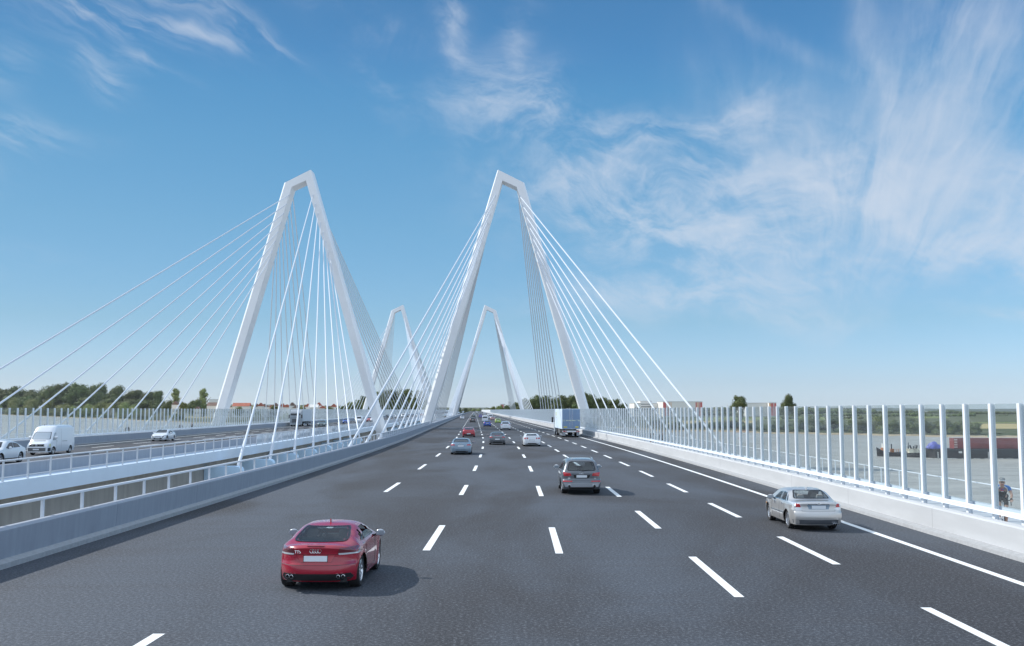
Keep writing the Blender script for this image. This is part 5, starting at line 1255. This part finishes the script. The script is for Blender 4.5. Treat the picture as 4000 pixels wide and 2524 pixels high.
x, y, h = at_uv(2076.9, 1743); o, B_ = make_car(s, (x, y + .05, h), 'white sports coupe with four round tail lamps')
p0_ = B_.pos(0, 1.03, 'rear'); mb = MB(); mb.box(-.78, .78, p0_.y - .02, p0_.y + .2, 1.12, 1.145); [mb.box(a - .02, a + .02, p0_.y + .03, p0_.y + .16, 1.0, 1.125) for a in (-.55, .55)]; mb.build('rear_wing', P_WHT, o)
away(1974.4, 1680, 'x6', P_WHT, 'white off-roader coupe between the white sports coupe and the blue car')
away(1903.5, 1666.8, 'hatch', P_BLUE, 'bright blue car behind the white panel van')
away(1945, 1653.8, 'hatch', P_GRN, 'lime green hatchback ahead of the white off-roader coupe', 0)
away(1925, 1642, 'brera', P_PINK, 'brownish pink car ahead of the lime green hatchback', 0)
away(1894.7, 1648.8, 'van', P_WHT, 'white van directly in front of the bright blue car', 0, patches=[('cargo_stripe', [(-.7, 1.32), (.7, 1.32), (.7, 1.42), (-.7, 1.42)], 'rear', M_DARK, False)])
away(1916, 1636, 'van', P_WHT, 'second white van, left of the brownish pink car', 0)
away(1877, 1631.4, 'mpv', P_VIO, 'violet blue people carrier in the third lane, small', 0)
away(1846, 1650.5, 'estate', P_BLK, 'brownish black estate car in the second lane ahead of the red coupe')
away(1849, 1629, 'estate', P_DGR, 'dark small car in the second lane beyond the black estate', 0)
away(1850, 1622, 'mpv', P_SLV, 'silver people carrier farther up the second lane', 0)
away(1805, 1638, 'hatch', P_WHT, 'white hatchback alone in the leftmost lane')
away(1893, 1621.5, 'van', P_WHT, 'tiny far white van, third lane from left', 0)
away(1869, 1618, 'van', P_SLV, 'tiny far silver van at the vanishing lanes', 0)
away(1907, 1624.5, 'hatch', P_WHT, 'tiny far white car near the edge line', 0)
away(1862, 1613, 'van', P_WHT, 'farthest white van, almost at the vanishing point', 0)
away(1851, 1615.5, 'estate', P_SLV, 'farthest silver car in the second lane', 0)

# --- oncoming carriageway
def toward(x, y, kind, pm, label, det=1, **kw):
    return make_car(style(kind, pm, det, **kw), (x, y, heading(y) + math.pi), label)
s = style('x6', P_WHT, 1); s['patches'] += [('bumper_shield', [(-.8, .3), (.8, .3), (.85, .42), (-.85, .42)], 'front', M_DARK, False), ('sill', [(.42, .28), (2.5, .28), (2.5, .40), (.42, .40)], 'left', M_DARK, True), ('wheel_arch_trim', [(.0, .27), (.01, .28), (.02, .27)], 'left', M_DARK, False)]
s['body']['res'] = .9; make_car(s, (-37.35, 74.3, heading(74) + math.pi), 'white oncoming off-roader coupe cut by the left picture edge')
s = style('coupe', P_WHT, 1); s['body'].update(top=[(0, 1.02), (.1, 1.08), (.7, 1.22), (1.4, 1.38), (2.0, 1.44), (2.5, 1.40), (3.1, 1.2), (3.6, 1.0), (4.2, .84), (4.63, .68)])
s['glass'] = dict(rear=[(-.6, 1.1), (.6, 1.1), (.5, 1.3), (-.5, 1.3)], front=[(-.70, 1.03), (.70, 1.03), (.52, 1.38), (-.52, 1.38)], side=[[(.1, 1.03), (1.0, .99), (1.0, 1.30), (.5, 1.28)], [(1.07, .99), (2.1, .98), (1.4, 1.25), (1.07, 1.31)]])
s['patches'] = [('headlight', [(.50, .52), (.60, .44), (.72, .62), (.90, .72), (.84, .74), (.64, .68)], 'front', M_TRIM, True), ('grille', [(-.34, .60), (.34, .60), (.40, .65), (-.40, .65)], 'front', M_TRIM, False), ('air_intake', [(-.52, .30), (.52, .30), (.48, .44), (-.48, .44)], 'front', M_GREYP if 'M_GREYP' in globals() else M_DARK, False)]
make_car(s, (-43.95, 127.5, heading(127) + math.pi), 'white oncoming electric hatchback with dark boomerang head lamps', )
# white panel van
vs_ = style('van', P_WHT, 1); vs_['body'].update(L=5.6, ro=.95, wb=3.4, wr=.35, res=.9, belt=1.2, top=[(0, 2.3), (.05, 2.45), (.3, 2.53), (1.6, 2.56), (3.3, 2.54), (3.75, 2.46), (4.05, 2.22), (4.25, 2.02), (4.75, 1.36), (4.95, 1.20), (5.45, 1.0), (5.6, .86)])
vs_['glass'] = dict(rear=None, front=[(-.80, 1.34), (.80, 1.34), (.72, 1.95), (-.72, 1.95)], side=[[(3.0, 1.30), (3.55, 1.25), (3.25, 1.85), (3.0, 1.90)]])
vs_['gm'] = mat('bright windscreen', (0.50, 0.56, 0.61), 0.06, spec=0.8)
vs_['patches'] = [('grille', [(-.66, .74), (.66, .74), (.62, .94), (-.62, .94)], 'front', M_TRIM, False), ('bumper', [(-.92, .34), (.92, .34), (.94, .64), (-.94, .64)], 'front', mat('grey bumper', (.13, .14, .15), .6), False),
                  ('headlight', [(.68, .72), (.90, .72), (.88, .96), (.68, .96)], 'front', M_LCLR, True), ('turn_signal', [(3.98, .72), (4.12, .72), (4.12, .96), (3.98, .96)], 'left', mat('yellow lamp', (.6, .6, .15), .3), True), ('bonnet_vent', [(-.50, 1.19), (.50, 1.19), (.50, 1.225), (-.50, 1.225)], 'front', M_DARK, False),
                  ('sliding_rail', [(.75, 1.12), (1.75, 1.12), (1.75, 1.15), (.75, 1.15)], 'left', M_DARK, True), ('side_bumper', [(4.0, .34), (4.35, .34), (4.35, .62), (4.0, .62)], 'left', M_DARK, True), ('door_handle', [(2.75, 1.15), (2.9, 1.15), (2.9, 1.18), (2.75, 1.18)], 'left', M_DARK, True)]
vs_['lines'] = [([(2.9, .45), (2.9, 2.0)], 'left', True), ([(1.9, .40), (1.9, 2.2)], 'left', True)]; vs_['mirror'] = (3.35, 1.45); vs_['mscale'] = 1.6; vs_['plate_front'] = .50; vs_['sidetrim'] = M_TRIM
o, VB = make_car(vs_, (-40.75, 90.3, heading(90) + math.pi), 'tall white panel van with black grille coming toward the camera')
p = VB.pos(0, .84, 'front', .015); MB().lathe([(0, .01), (.09, .01), (.10, 0)], 18, Matrix.Translation(p) @ Matrix.Rotation(R(90), 4, 'Z')).build('emblem', M_CHR, o); 
mb = MB(); [mb.tube([p + Vector((a, .016, b)), p + Vector((c, .016, d_))], .009, 4) for a, b, c, d_ in ((-.055, .05, -.03, -.05), (-.03, -.05, 0, .02), (0, .02, .03, -.05), (.03, -.05, .055, .05))]; mb.build('emblem_letter', M_TRIM, o)
mb = MB(); p = VB.pos(-.35, 2.35, 'front'); MB().tube([(0, 3.2, 2.52), (0, 3.12, 2.62)], .02, 6).build('antenna', M_DARK, o)
for x_ in (-.38, .38):
    c = VB.pos(x_, 1.6, 'front', -.02)
toward(-43.9, 233, 'estate', P_DGR, 'dark green oncoming car beside the lorry')
toward(-47.2, 286, 'hatch', P_BLUE, 'blue oncoming hatchback right of the dark green car')
toward(-44.9, 295, 'van', P_WHT, 'white oncoming van left of the light red car', 1, plate_front=.5)
toward(-47.9, 337, 'hatch', P_LRED, 'light red oncoming car beside the white van')
toward(-46.3, 335, 'hatch', P_WHT, 'white oncoming car at the foot of the near left-hand pylon', 0)
toward(-62.3, 500, 'estate', P_BLK, 'small black oncoming car just past the near left-hand pylon', 0)
toward(-58.2, 505, 'hatch', P_WHT, 'small white oncoming car before the far white van', 0)
toward(-54.9, 506, 'van', P_WHT, 'small white oncoming van seen between the crossing cables', 0)
toward(-57.3, 606, 'hatch', P_WHT, 'tiny white oncoming car right of the small white van', 0)
toward(-61.5, 600, 'estate', P_SLV, 'tiny silver oncoming car between two white ones', 0)
toward(-60.5, 540, 'mpv', P_DGR, 'tiny dark green oncoming people carrier', 0)
toward(-63.0, 700, 'hatch', P_PINK, 'tiny reddish oncoming car far back', 0)
toward(-57.5, 560, 'hatch', P_BLK, 'tiny black oncoming car behind the small white van', 0)

# --- lorries
M_TRL = mat('blue grey trailer side', (0.64, 0.76, 0.88), 0.5, var=.03); M_TRD = mat('blue trailer doors', (0.20, 0.30, 0.46), 0.5, var=.05, vscale=.6); M_YEL = mat('yellow reflector', (0.75, 0.62, 0.05), 0.4)
M_CAB = mat('grey lorry cab', (0.33, 0.37, 0.41), 0.4); M_LTXT = mat('pale green lettering', (0.62, 0.70, 0.58), 0.5); M_FR = mat('lorry chassis', (.10, .105, .11), .7)
def lorry(x, y, rz, label, box_m, door_m, rear_detail):
    e = tag(empty('lorry', (x, y, 0), rz), label, 'lorry', 'lorries on the bridge')
    MB().prism(rpoly([(-1.275, 1.15), (1.275, 1.15), (1.275, 4.0), (-1.275, 4.0)], .04), 0, 13.2).build('cargo_box', box_m, e)
    for sd in (-1, 1):
        d = MB().box(sd * .64 - .615, sd * .64 + .615, -.035, .01, 1.22, 3.95).build('rear_door', door_m, e)
        MB().tube([(sd * .2, -.06, 1.2), (sd * .2, -.06, 3.95)], .018, 6).build('lock_rod', M_ALLOY, d)
        MB().box(sd * .82 - .24, sd * .82 + .24, -.05, -.03, 1.36, 1.52).build('reflector_plate', M_YEL, d)
    if rear_detail:
        mb = MB()
        mb.tube([(-1.13 + .1 * math.cos(a), -.045, 2.36 + .1 * math.sin(a)) for a in [i * math.pi / 6 for i in range(13)]], .018, 4, False)
        mb.tube([(-.98 + .1 * math.cos(a), -.045, 2.36 + .1 * math.sin(a)) for a in [i * math.pi / 6 for i in range(13)]], .018, 4, False)
        for k in range(7): a = -.75 + k * .20; mb.box(a, a + .15, -.045, -.035, 2.28 + .01 * (k % 3), 2.44)
        mb.box(.68, 1.2, -.045, -.035, 2.41, 2.45); mb.box(1.0, 1.2, -.045, -.035, 2.28, 2.40)
        mb.build('lettering', M_LTXT, e)
        mb = MB(); mb.box(-1.29, -1.276, 9.0, 11.6, 3.0, 3.6); mb.box(-1.29, -1.276, 9.2, 11.4, 2.65, 2.8); mb.build('side_logo', M_LTXT, e)
    bar = MB().box(-1.24, 1.24, -.10, .05, .72, .92).build('rear_bumper', M_STEEL, e)
    for sd in (-1, 1):
        MB().box(sd * 1.02 - .16, sd * 1.02 + .16, -.12, -.09, .75, .89).build('tail_light', M_LRED, bar); MB().box(sd * .74 - .06, sd * .74 + .06, -.12, -.09, .75, .89).build('tail_light', M_LRED, bar)
        MB().box(sd * 1.0 - .2, sd * 1.0 + .2, .25, .27, .22, .75).build('mudflap', mat('pale mudflap', (.40, .44, .48), .6), e)
    MB().box(-.26, .26, -.115, -.10, .76, .87).build('number_plate', M_PLATE, bar)
    mb = MB(); mb.box(-.55, .55, .2, 15.4, .75, 1.14); mb.box(-1.2, -1.1, 4.6, 8.6, .45, 1.1); mb.box(1.1, 1.2, 4.6, 8.6, .45, 1.1); mb.build('chassis', M_FR, e)
    for wy in (1.3, 2.6, 3.9, 10.9, 14.3):
        for sd in (-1, 1): wheel(e, sd * 1.02, wy, .50, .36, sd, M_ALLOY, simple=True)
    mb = MB(); prof = [(13.45, .55), (15.55, .50), (15.62, 1.3), (15.58, 2.2), (15.30, 3.0), (14.9, 3.45), (13.9, 3.85), (13.5, 3.85)]
    cab = MB().prism(prof, -1.24, 1.24, 'x').build('cab', M_CAB, e)
    MB().prism([(15.595, 1.95), (15.61, 1.96), (15.35, 2.92), (15.33, 2.9)], -1.12, 1.12, 'x').build('windscreen', M_CARD, cab)
    MB().prism([(15.40, 2.95), (15.75, 2.80), (15.78, 2.84), (15.38, 3.08)], -1.1, 1.1, 'x').build('sun_visor', M_CARD, cab)
    for k in range(6): MB().box(-.78, .78, 15.6, 15.66, .95 + k * .14, 1.03 + k * .14).build('grille_bar', M_DARK, cab)
    MB().box(-1.24, 1.24, 15.5, 15.72, .38, .72).build('bumper', M_CAB, cab)
    for sd in (-1, 1):
        MB().box(sd * 1.0 - .18, sd * 1.0 + .18, 15.70, 15.74, .48, .66).build('headlight', M_LCLR, cab)
        MB().box(sd * 1.245 - .01, sd * 1.245 + .01, 14.35, 15.2, 1.95, 2.75).build('side_window', M_CARD, cab)
        m_ = MB().box(sd * 1.48 - .12, sd * 1.48 + .12, 15.3, 15.42, 1.9, 2.75).build('mirror', M_DARK, cab); MB().tube([(sd * 1.22, 15.3, 2.6), (sd * 1.48, 15.36, 2.6)], .03, 5).build('mirror_arm', M_DARK, m_)
    return e
x, y, h = at_uv(2231, 1707.5)
lorry(x - .05, y - 1.0, h, 'blue grey lorry seen from behind, yellow reflectors, next to the right roadside screen', M_TRL, M_TRD, True)
hh = heading(232) + math.pi; p = Vector((-50.4, 232.5, 0)); d_ = Vector((-math.sin(hh), math.cos(hh), 0))
q = p - d_ * 15.7; lorry(q.x, q.y, hh, 'grey oncoming lorry with pale trailer on the left-hand carriageway', mat('pale trailer', (.62, .66, .70), .5), M_TRD, False)

# ------------------------------------------------------------------ people
M_SKIN = mat('skin', (0.50, 0.30, 0.22), 0.55); M_BLKC = mat('black cloth', (0.018, 0.018, 0.02), 0.85); M_DGC = mat('dark grey cloth', (0.06, 0.065, 0.075), 0.85); M_HAIR = mat('dark hair', (0.03, 0.022, 0.018), 0.7)
M_JBL = mat('blue jersey', (0.04, 0.20, 0.55), 0.6); M_JWH = mat('white cloth', (0.75, 0.75, 0.75), 0.6); M_JRD = mat('red cloth', (0.55, 0.04, 0.06), 0.6)
def skinned(name, joints, bones, root, m, parent, sub=2):
    me = bpy.data.meshes.new(name); names = list(joints); me.from_pydata([joints[n][0] for n in names], [(names.index(a), names.index(b)) for a, b in bones], [])
    o = bpy.data.objects.new(name, me); C.objects.link(o); o.modifiers.new('s', 'SKIN'); o.modifiers.new('u', 'SUBSURF').levels = sub
    o.modifiers['u'].render_levels = sub
    for i, n in enumerate(names):
        rr = joints[n][1]; me.skin_vertices[0].data[i].radius = rr if isinstance(rr, tuple) else (rr, rr); me.skin_vertices[0].data[i].use_root = (n == root)
    dg = bpy.context.evaluated_depsgraph_get(); m2 = bpy.data.meshes.new_from_object(o.evaluated_get(dg)); bpy.data.objects.remove(o)
    m2.materials.clear(); m2.materials.append(m); m2.polygons.foreach_set('use_smooth', [True] * len(m2.polygons)); m2.name = name
    q = bpy.data.objects.new(name, m2); C.objects.link(q); q.parent = parent; return q
def ellip(c, r, m, name, parent, seg=16, f=None):
    bm = bmesh.new(); bmesh.ops.create_uvsphere(bm, u_segments=seg, v_segments=seg - 4, radius=1)
    for v in bm.verts:
        co = Vector(v.co)
        if f: co = f(co)
        v.co = Vector((co.x * r[0] + c[0], co.y * r[1] + c[1], co.z * r[2] + c[2]))
    me = bpy.data.meshes.new(name); bm.to_mesh(me); bm.free(); me.materials.append(m); me.polygons.foreach_set('use_smooth', [True] * len(me.polygons))
    o = bpy.data.objects.new(name, me); C.objects.link(o); o.parent = parent; return o
def hand_bones(J, Bn, w, hd, sd, s, curl=(0, 0, -1)):
    """palm, four fingers of unequal length and a side thumb"""
    w = Vector(w); hd = Vector(hd).normalized(); cl = Vector(curl).normalized(); side = hd.cross(cl).normalized()
    J['palm' + s] = (tuple(w + hd * .05), (.034, .018)); Bn.append((sd, 'palm' + s))
    for i, ln in enumerate((.062, .075, .070, .055)):
        b = w + hd * .095 + side * (.027 - .018 * i); m_ = b + hd * ln * .55 + cl * .008; t_ = m_ + (hd * .5 + cl).normalized() * ln * .5
        J['f%d%s' % (i, s)] = (tuple(b), .009); J['g%d%s' % (i, s)] = (tuple(m_), .0085); J['h%d%s' % (i, s)] = (tuple(t_), .007)
        Bn += [('palm' + s, 'f%d%s' % (i, s)), ('f%d%s' % (i, s), 'g%d%s' % (i, s)), ('g%d%s' % (i, s), 'h%d%s' % (i, s))]
    b = w + hd * .045 + side * .035; J['t0' + s] = (tuple(b), .010); J['t1' + s] = (tuple(b + side * .03 + hd * .03), .009); Bn += [('palm' + s, 't0' + s), ('t0' + s, 't1' + s)]
def head(parent, c, tilt=0, face=-1):
    f = lambda co: Vector((co.x * (1 - .16 * max(0, -co.z)), co.y, co.z))
    h = ellip(c, (.078, .098, .118), M_SKIN, 'head', parent, f=f)
    y = c[1] + face * .095
    ellip((c[0], y + face * .012, c[2] - .012), (.014, .022, .026), M_SKIN, 'nose', h, 8)
    for s in (-1, 1):
        ellip((c[0] + s * .030, y + .004 * -face, c[2] + .012), (.013, .008, .008), M_TRIM, 'eye', h, 8); ellip((c[0] + s * .080, c[1], c[2] - .005), (.012, .022, .032), M_SKIN, 'ear', h, 8)
    ellip((c[0], y - face * .006, c[2] - .058), (.026, .010, .007), M_JRD, 'mouth', h, 8)
    return h
def walker(x, y, rz, label, top, legs, stride=.25, scale=1.0, z=.10):
    e = tag(empty('person', (x, y, z), rz), label, 'person', 'pedestrians on the walkways'); e.scale = (scale,) * 3
    J = {'pel': ((0, 0, .95), (.135, .10)), 'wst': ((0, 0, 1.10), (.125, .09)), 'chs': ((0, .01, 1.32), (.16, .105)), 'nk': ((0, .0, 1.48), .055), 'hb': ((0, -.02, 1.56), .05)}
    Bn = [('pel', 'wst'), ('wst', 'chs'), ('chs', 'nk'), ('nk', 'hb')]
    for s, n in ((-1, 'L'), (1, 'R')):
        st = stride * s
        J.update({'sh' + n: ((s * .18, .0, 1.41), .058), 'el' + n: ((s * .25, -.02 + st * .25, 1.13), .043), 'wr' + n: ((s * .27, -.08 - st * .5, .88), .028),
                  'hp' + n: ((s * .09, 0, .90), .088), 'kn' + n: ((s * .10, -.04 - st * .5, .50), .058), 'an' + n: ((s * .10, -st, .10), .038), 'toe' + n: ((s * .11, -st - .17, .035), .032)})
        Bn += [('chs', 'sh' + n), ('sh' + n, 'el' + n), ('el' + n, 'wr' + n), ('pel', 'hp' + n), ('hp' + n, 'kn' + n), ('kn' + n, 'an' + n), ('an' + n, 'toe' + n)]
        hand_bones(J, Bn, J['wr' + n][0], (0, -.15, -1), 'wr' + n, n, (0, -1, -.2))
    b = skinned('body', J, Bn, 'pel', M_SKIN, e)
    # clothes: slightly larger skins over torso and arms, and over legs
    g = lambda k, a: (J[k][0], tuple(q * a for q in (J[k][1] if isinstance(J[k][1], tuple) else (J[k][1],) * 2)))
    JJ = {k: g(k, 1.14) for k in ('pel', 'wst', 'chs', 'shL', 'shR', 'elL', 'elR', 'wrL', 'wrR')}; JJ['nb'] = ((0, 0, 1.44), .062)
    skinned('jacket', JJ, [('pel', 'wst'), ('wst', 'chs'), ('chs', 'nb'), ('chs', 'shL'), ('chs', 'shR'), ('shL', 'elL'), ('shR', 'elR'), ('elL', 'wrL'), ('elR', 'wrR')], 'pel', top, e)
    JJ = {k: g(k, 1.16) for k in ('pel', 'hpL', 'hpR', 'knL', 'knR', 'anL', 'anR')}
    skinned('trousers', JJ, [('pel', 'hpL'), ('pel', 'hpR'), ('hpL', 'knL'), ('hpR', 'knR'), ('knL', 'anL'), ('knR', 'anR')], 'pel', legs, e)
    for n in 'LR': a = Vector(J['an' + n][0]); t_ = Vector(J['toe' + n][0]); MB().tube([a + Vector((0, .05, -.05)), (a + t_) / 2 + Vector((0, 0, -.02)), t_ + Vector((0, -.03, 0))], [.045, .047, .035], 8).build('shoe', M_TRIM, e, smooth=True)
    head(e, (0, -.03, 1.66)); ellip((0, .005, 1.685), (.088, .102, .112), M_HAIR, 'hair', e, f=lambda co: Vector((co.x, co.y if co.y > -.55 else -.55, max(co.z, -.3 if co.y > .1 else .25))))
    return e
LX = lambda off, y: off + cx(y)
walker(LX(-50.3, 135), 135, .1, 'person in black jacket walking alone behind the oncoming electric hatchback', M_BLKC, M_DGC)
walker(LX(-49.6, 157), 157, -.1, 'person in dark clothes, left one of the two walking together', M_DGC, M_DGC, .18)
walker(LX(-49.0, 161), 161, .1, 'person in dark jacket on the right of the distant walking pair', M_BLKC, M_BLKC)
walker(LX(-49.4, 161.8), 162.5, .0, 'third distant person close behind the walking pair', M_BLKC, M_BLKC, .2)
walker(LX(15.4, 99), 99, .0, 'person in black walking behind the screen posts on the right-hand walkway', M_BLKC, M_BLKC)

def bicycle(x, y, rz, label, col, z=.10):
    e = tag(empty('bicycle', (x, y, z), rz), label, 'bicycle', 'bicycles on the right-hand walkway')
    for wy in (-.50, .50):
        t = MB(); t.tube([(0, wy + .335 * math.cos(a), .34 + .335 * math.sin(a)) for a in [i * math.pi / 14 for i in range(29)]], .014, 6, False); w = t.build('wheel', M_DARK, e, smooth=True)
        mb = MB(); mb.tube([(0, wy + .315 * math.cos(a), .34 + .315 * math.sin(a)) for a in [i * math.pi / 14 for i in range(29)]], .009, 5, False)
        for k in range(16): a = k * math.pi / 8; mb.tube([(0, wy, .34), (0, wy + .31 * math.cos(a), .34 + .31 * math.sin(a))], .0022, 3, False)
        mb.build('rim', M_ALLOY, w)
    hd, bb, st = (0, -.42, .86), (0, .08, .30), (0, .22, .86); mb = MB()
    for a, b in ((hd, bb), (hd, st), (bb, st), ((0, .50, .34), bb), ((0, .50, .34), st), ((0, -.46, .72), (0, -.50, .34))): mb.tube([a, b], .017, 7)
    mb.tube([hd, (0, -.455, .72)], .02, 7); mb.build('frame', col, e, smooth=True)
    mb = MB()
    mb.tube([(-.21, -.47, .93), (.21, -.47, .93)], .014, 7)
    for s in (-1, 1): mb.tube([(s * .21, -.47, .93), (s * .21, -.56, .92), (s * .215, -.60, .86), (s * .22, -.57, .79), (s * .22, -.50, .78)], .014, 7)
    mb.tube([(0, -.47, .93), (0, -.42, .88)], .016, 7); mb.build('handlebar', M_TRIM, e, smooth=True)
    ellip((0, .25, .93), (.065, .13, .03), M_TRIM, 'saddle', e, 10); MB().tube([(0, .22, .86), (0, .25, .92)], .013, 6).build('seat_post', M_ALLOY, e)
    mb = MB().lathe([(0, .03), (.09, .03), (.09, .024), (0, .02)], 18, Matrix.Translation((0.02, .08, .30))); mb.tube([(.05, .08, .30), (.05, .08 + .1, .18)], .01, 5); mb.tube([(-.05, .08, .30), (-.05, .08 - .1, .42)], .01, 5); mb.build('crank', M_ALLOY, e)
    return e
def cyclist(x, y, rz, label, jersey, trim, z=.10, logo=True):
    e = tag(empty('person', (x, y, z), rz), label, 'person', 'cyclists on the right-hand walkway')
    J = {'pel': ((0, .20, 1.00), (.13, .11)), 'wst': ((0, .08, 1.14), (.125, .10)), 'chs': ((0, -.14, 1.27), (.16, .11)), 'nk': ((0, -.24, 1.38), .055), 'hb': ((0, -.29, 1.43), .05)}
    Bn = [('pel', 'wst'), ('wst', 'chs'), ('chs', 'nk'), ('nk', 'hb')]
    for s, n, kz, az, ay in ((-1, 'L', .72, .38, -.10), (1, 'R', .60, .17, .12)):
        J.update({'sh' + n: ((s * .19, -.19, 1.32), .060), 'el' + n: ((s * .265, -.30, 1.10), .042), 'wr' + n: ((s * .235, -.50, .965), .029),
                  'hp' + n: ((s * .095, .17, .97), .092), 'kn' + n: ((s * .105, -.20, kz), .062), 'an' + n: ((s * .10, ay + .03, az), .038), 'toe' + n: ((s * .105, ay - .14, az - .06), .033)})
        Bn += [('chs', 'sh' + n), ('sh' + n, 'el' + n), ('el' + n, 'wr' + n), ('pel', 'hp' + n), ('hp' + n, 'kn' + n), ('kn' + n, 'an' + n), ('an' + n, 'toe' + n)]
        hand_bones(J, Bn, J['wr' + n][0], (-.02 * s, -1, -.35), 'wr' + n, n, (0, -.3, -1))
    skinned('body', J, Bn, 'pel', M_SKIN, e)
    g = lambda k, a: (J[k][0], tuple(q * a for q in (J[k][1] if isinstance(J[k][1], tuple) else (J[k][1],) * 2)))
    JJ = {k: g(k, 1.24) for k in ('pel', 'wst', 'chs')}; JJ['nb'] = ((0, -.22, 1.36), .072)
    skinned('jersey', JJ, [('pel', 'wst'), ('wst', 'chs'), ('chs', 'nb')], 'pel', M_BLKC if logo else jersey, e)
    JJ = {'c': ((0, -.16, 1.30), (.10, .10)), 'shL': g('shL', 1.18), 'shR': g('shR', 1.18), 'aL': ((-.235, -.25, 1.19), .058), 'aR': ((.235, -.25, 1.19), .058)}
    skinned('sleeves', JJ, [('c', 'shL'), ('c', 'shR'), ('shL', 'aL'), ('shR', 'aR')], 'c', jersey, e)
    JJ = {'pel': g('pel', 1.12), 'hpL': g('hpL', 1.12), 'hpR': g('hpR', 1.12), 'kL': ((-.103, -.12, .79), .072), 'kR': ((.103, -.12, .69), .072)}
    skinned('shorts', JJ, [('pel', 'hpL'), ('pel', 'hpR'), ('hpL', 'kL'), ('hpR', 'kR')], 'pel', M_BLKC, e)
    if logo:
        for c_, r_, m_ in (((0, -.285, 1.235), (.052, .012, .05), M_JRD), ((.012, -.295, 1.25), (.030, .010, .022), M_JBL), ((0, -.292, 1.195), (.045, .010, .012), M_JWH)): ellip(c_, r_, m_, 'chest_logo', e, 10)
        for s in (-1, 1): MB().tube([(s * .05, -.30, 1.36), (s * .13, -.29, 1.30), (s * .17, -.28, 1.20)], [.014, .016, .010], 6).build('shoulder_stripe', M_JWH, e, smooth=True)
    for n in 'LR': a = Vector(J['an' + n][0]); t_ = Vector(J['toe' + n][0]); MB().tube([a + Vector((0, .05, -.05)), (a + t_) / 2 + Vector((0, 0, -.01)), t_ + Vector((0, -.03, 0))], [.04, .043, .032], 8).build('shoe', trim, e, smooth=True)
    for n in 'LR': w = Vector(J['wr' + n][0]); MB().tube([w + Vector((0, .02, .01)), w + Vector((0, -.05, -.02))], [.036, .040], 8).build('glove', M_BLKC, e, smooth=True)
    head(e, (0, -.34, 1.475))
    ellip((0, -.445, 1.49), (.062, .018, .014), M_TRIM, 'sunglasses', e, 10)
    h_ = ellip((0, -.33, 1.545), (.095, .135, .082), M_JWH, 'helmet', e, 18, f=lambda co: Vector((co.x, co.y, max(co.z, -.25))))
    for k in range(-2, 3): MB().tube([(k * .034, -.33 + .137 * math.cos(a) * (1 - .03 * k * k), 1.545 + .085 * math.sin(a) * (1 - .06 * k * k)) for a in [math.pi * (i + 1) / 10 for i in range(9)]], .009, 5).build('helmet_vent', M_DARK, h_)
    return e
bicycle(LX(15.74, 32.3), 32.3, -.40, 'racing bicycle under the cyclist in the blue and black jersey', M_JWH); cyclist(LX(15.74, 32.3), 32.3, -.40, 'cyclist with white helmet and blue sleeved jersey riding behind the right-hand screen', M_JBL, M_JWH)
bicycle(LX(15.0, 103), 103, .1, 'far bicycle on the right-hand walkway', M_DARK); cyclist(LX(15.0, 103), 103, .1, 'far cyclist in dark clothes on the right-hand walkway, small', M_DGC, M_DARK, logo=False)
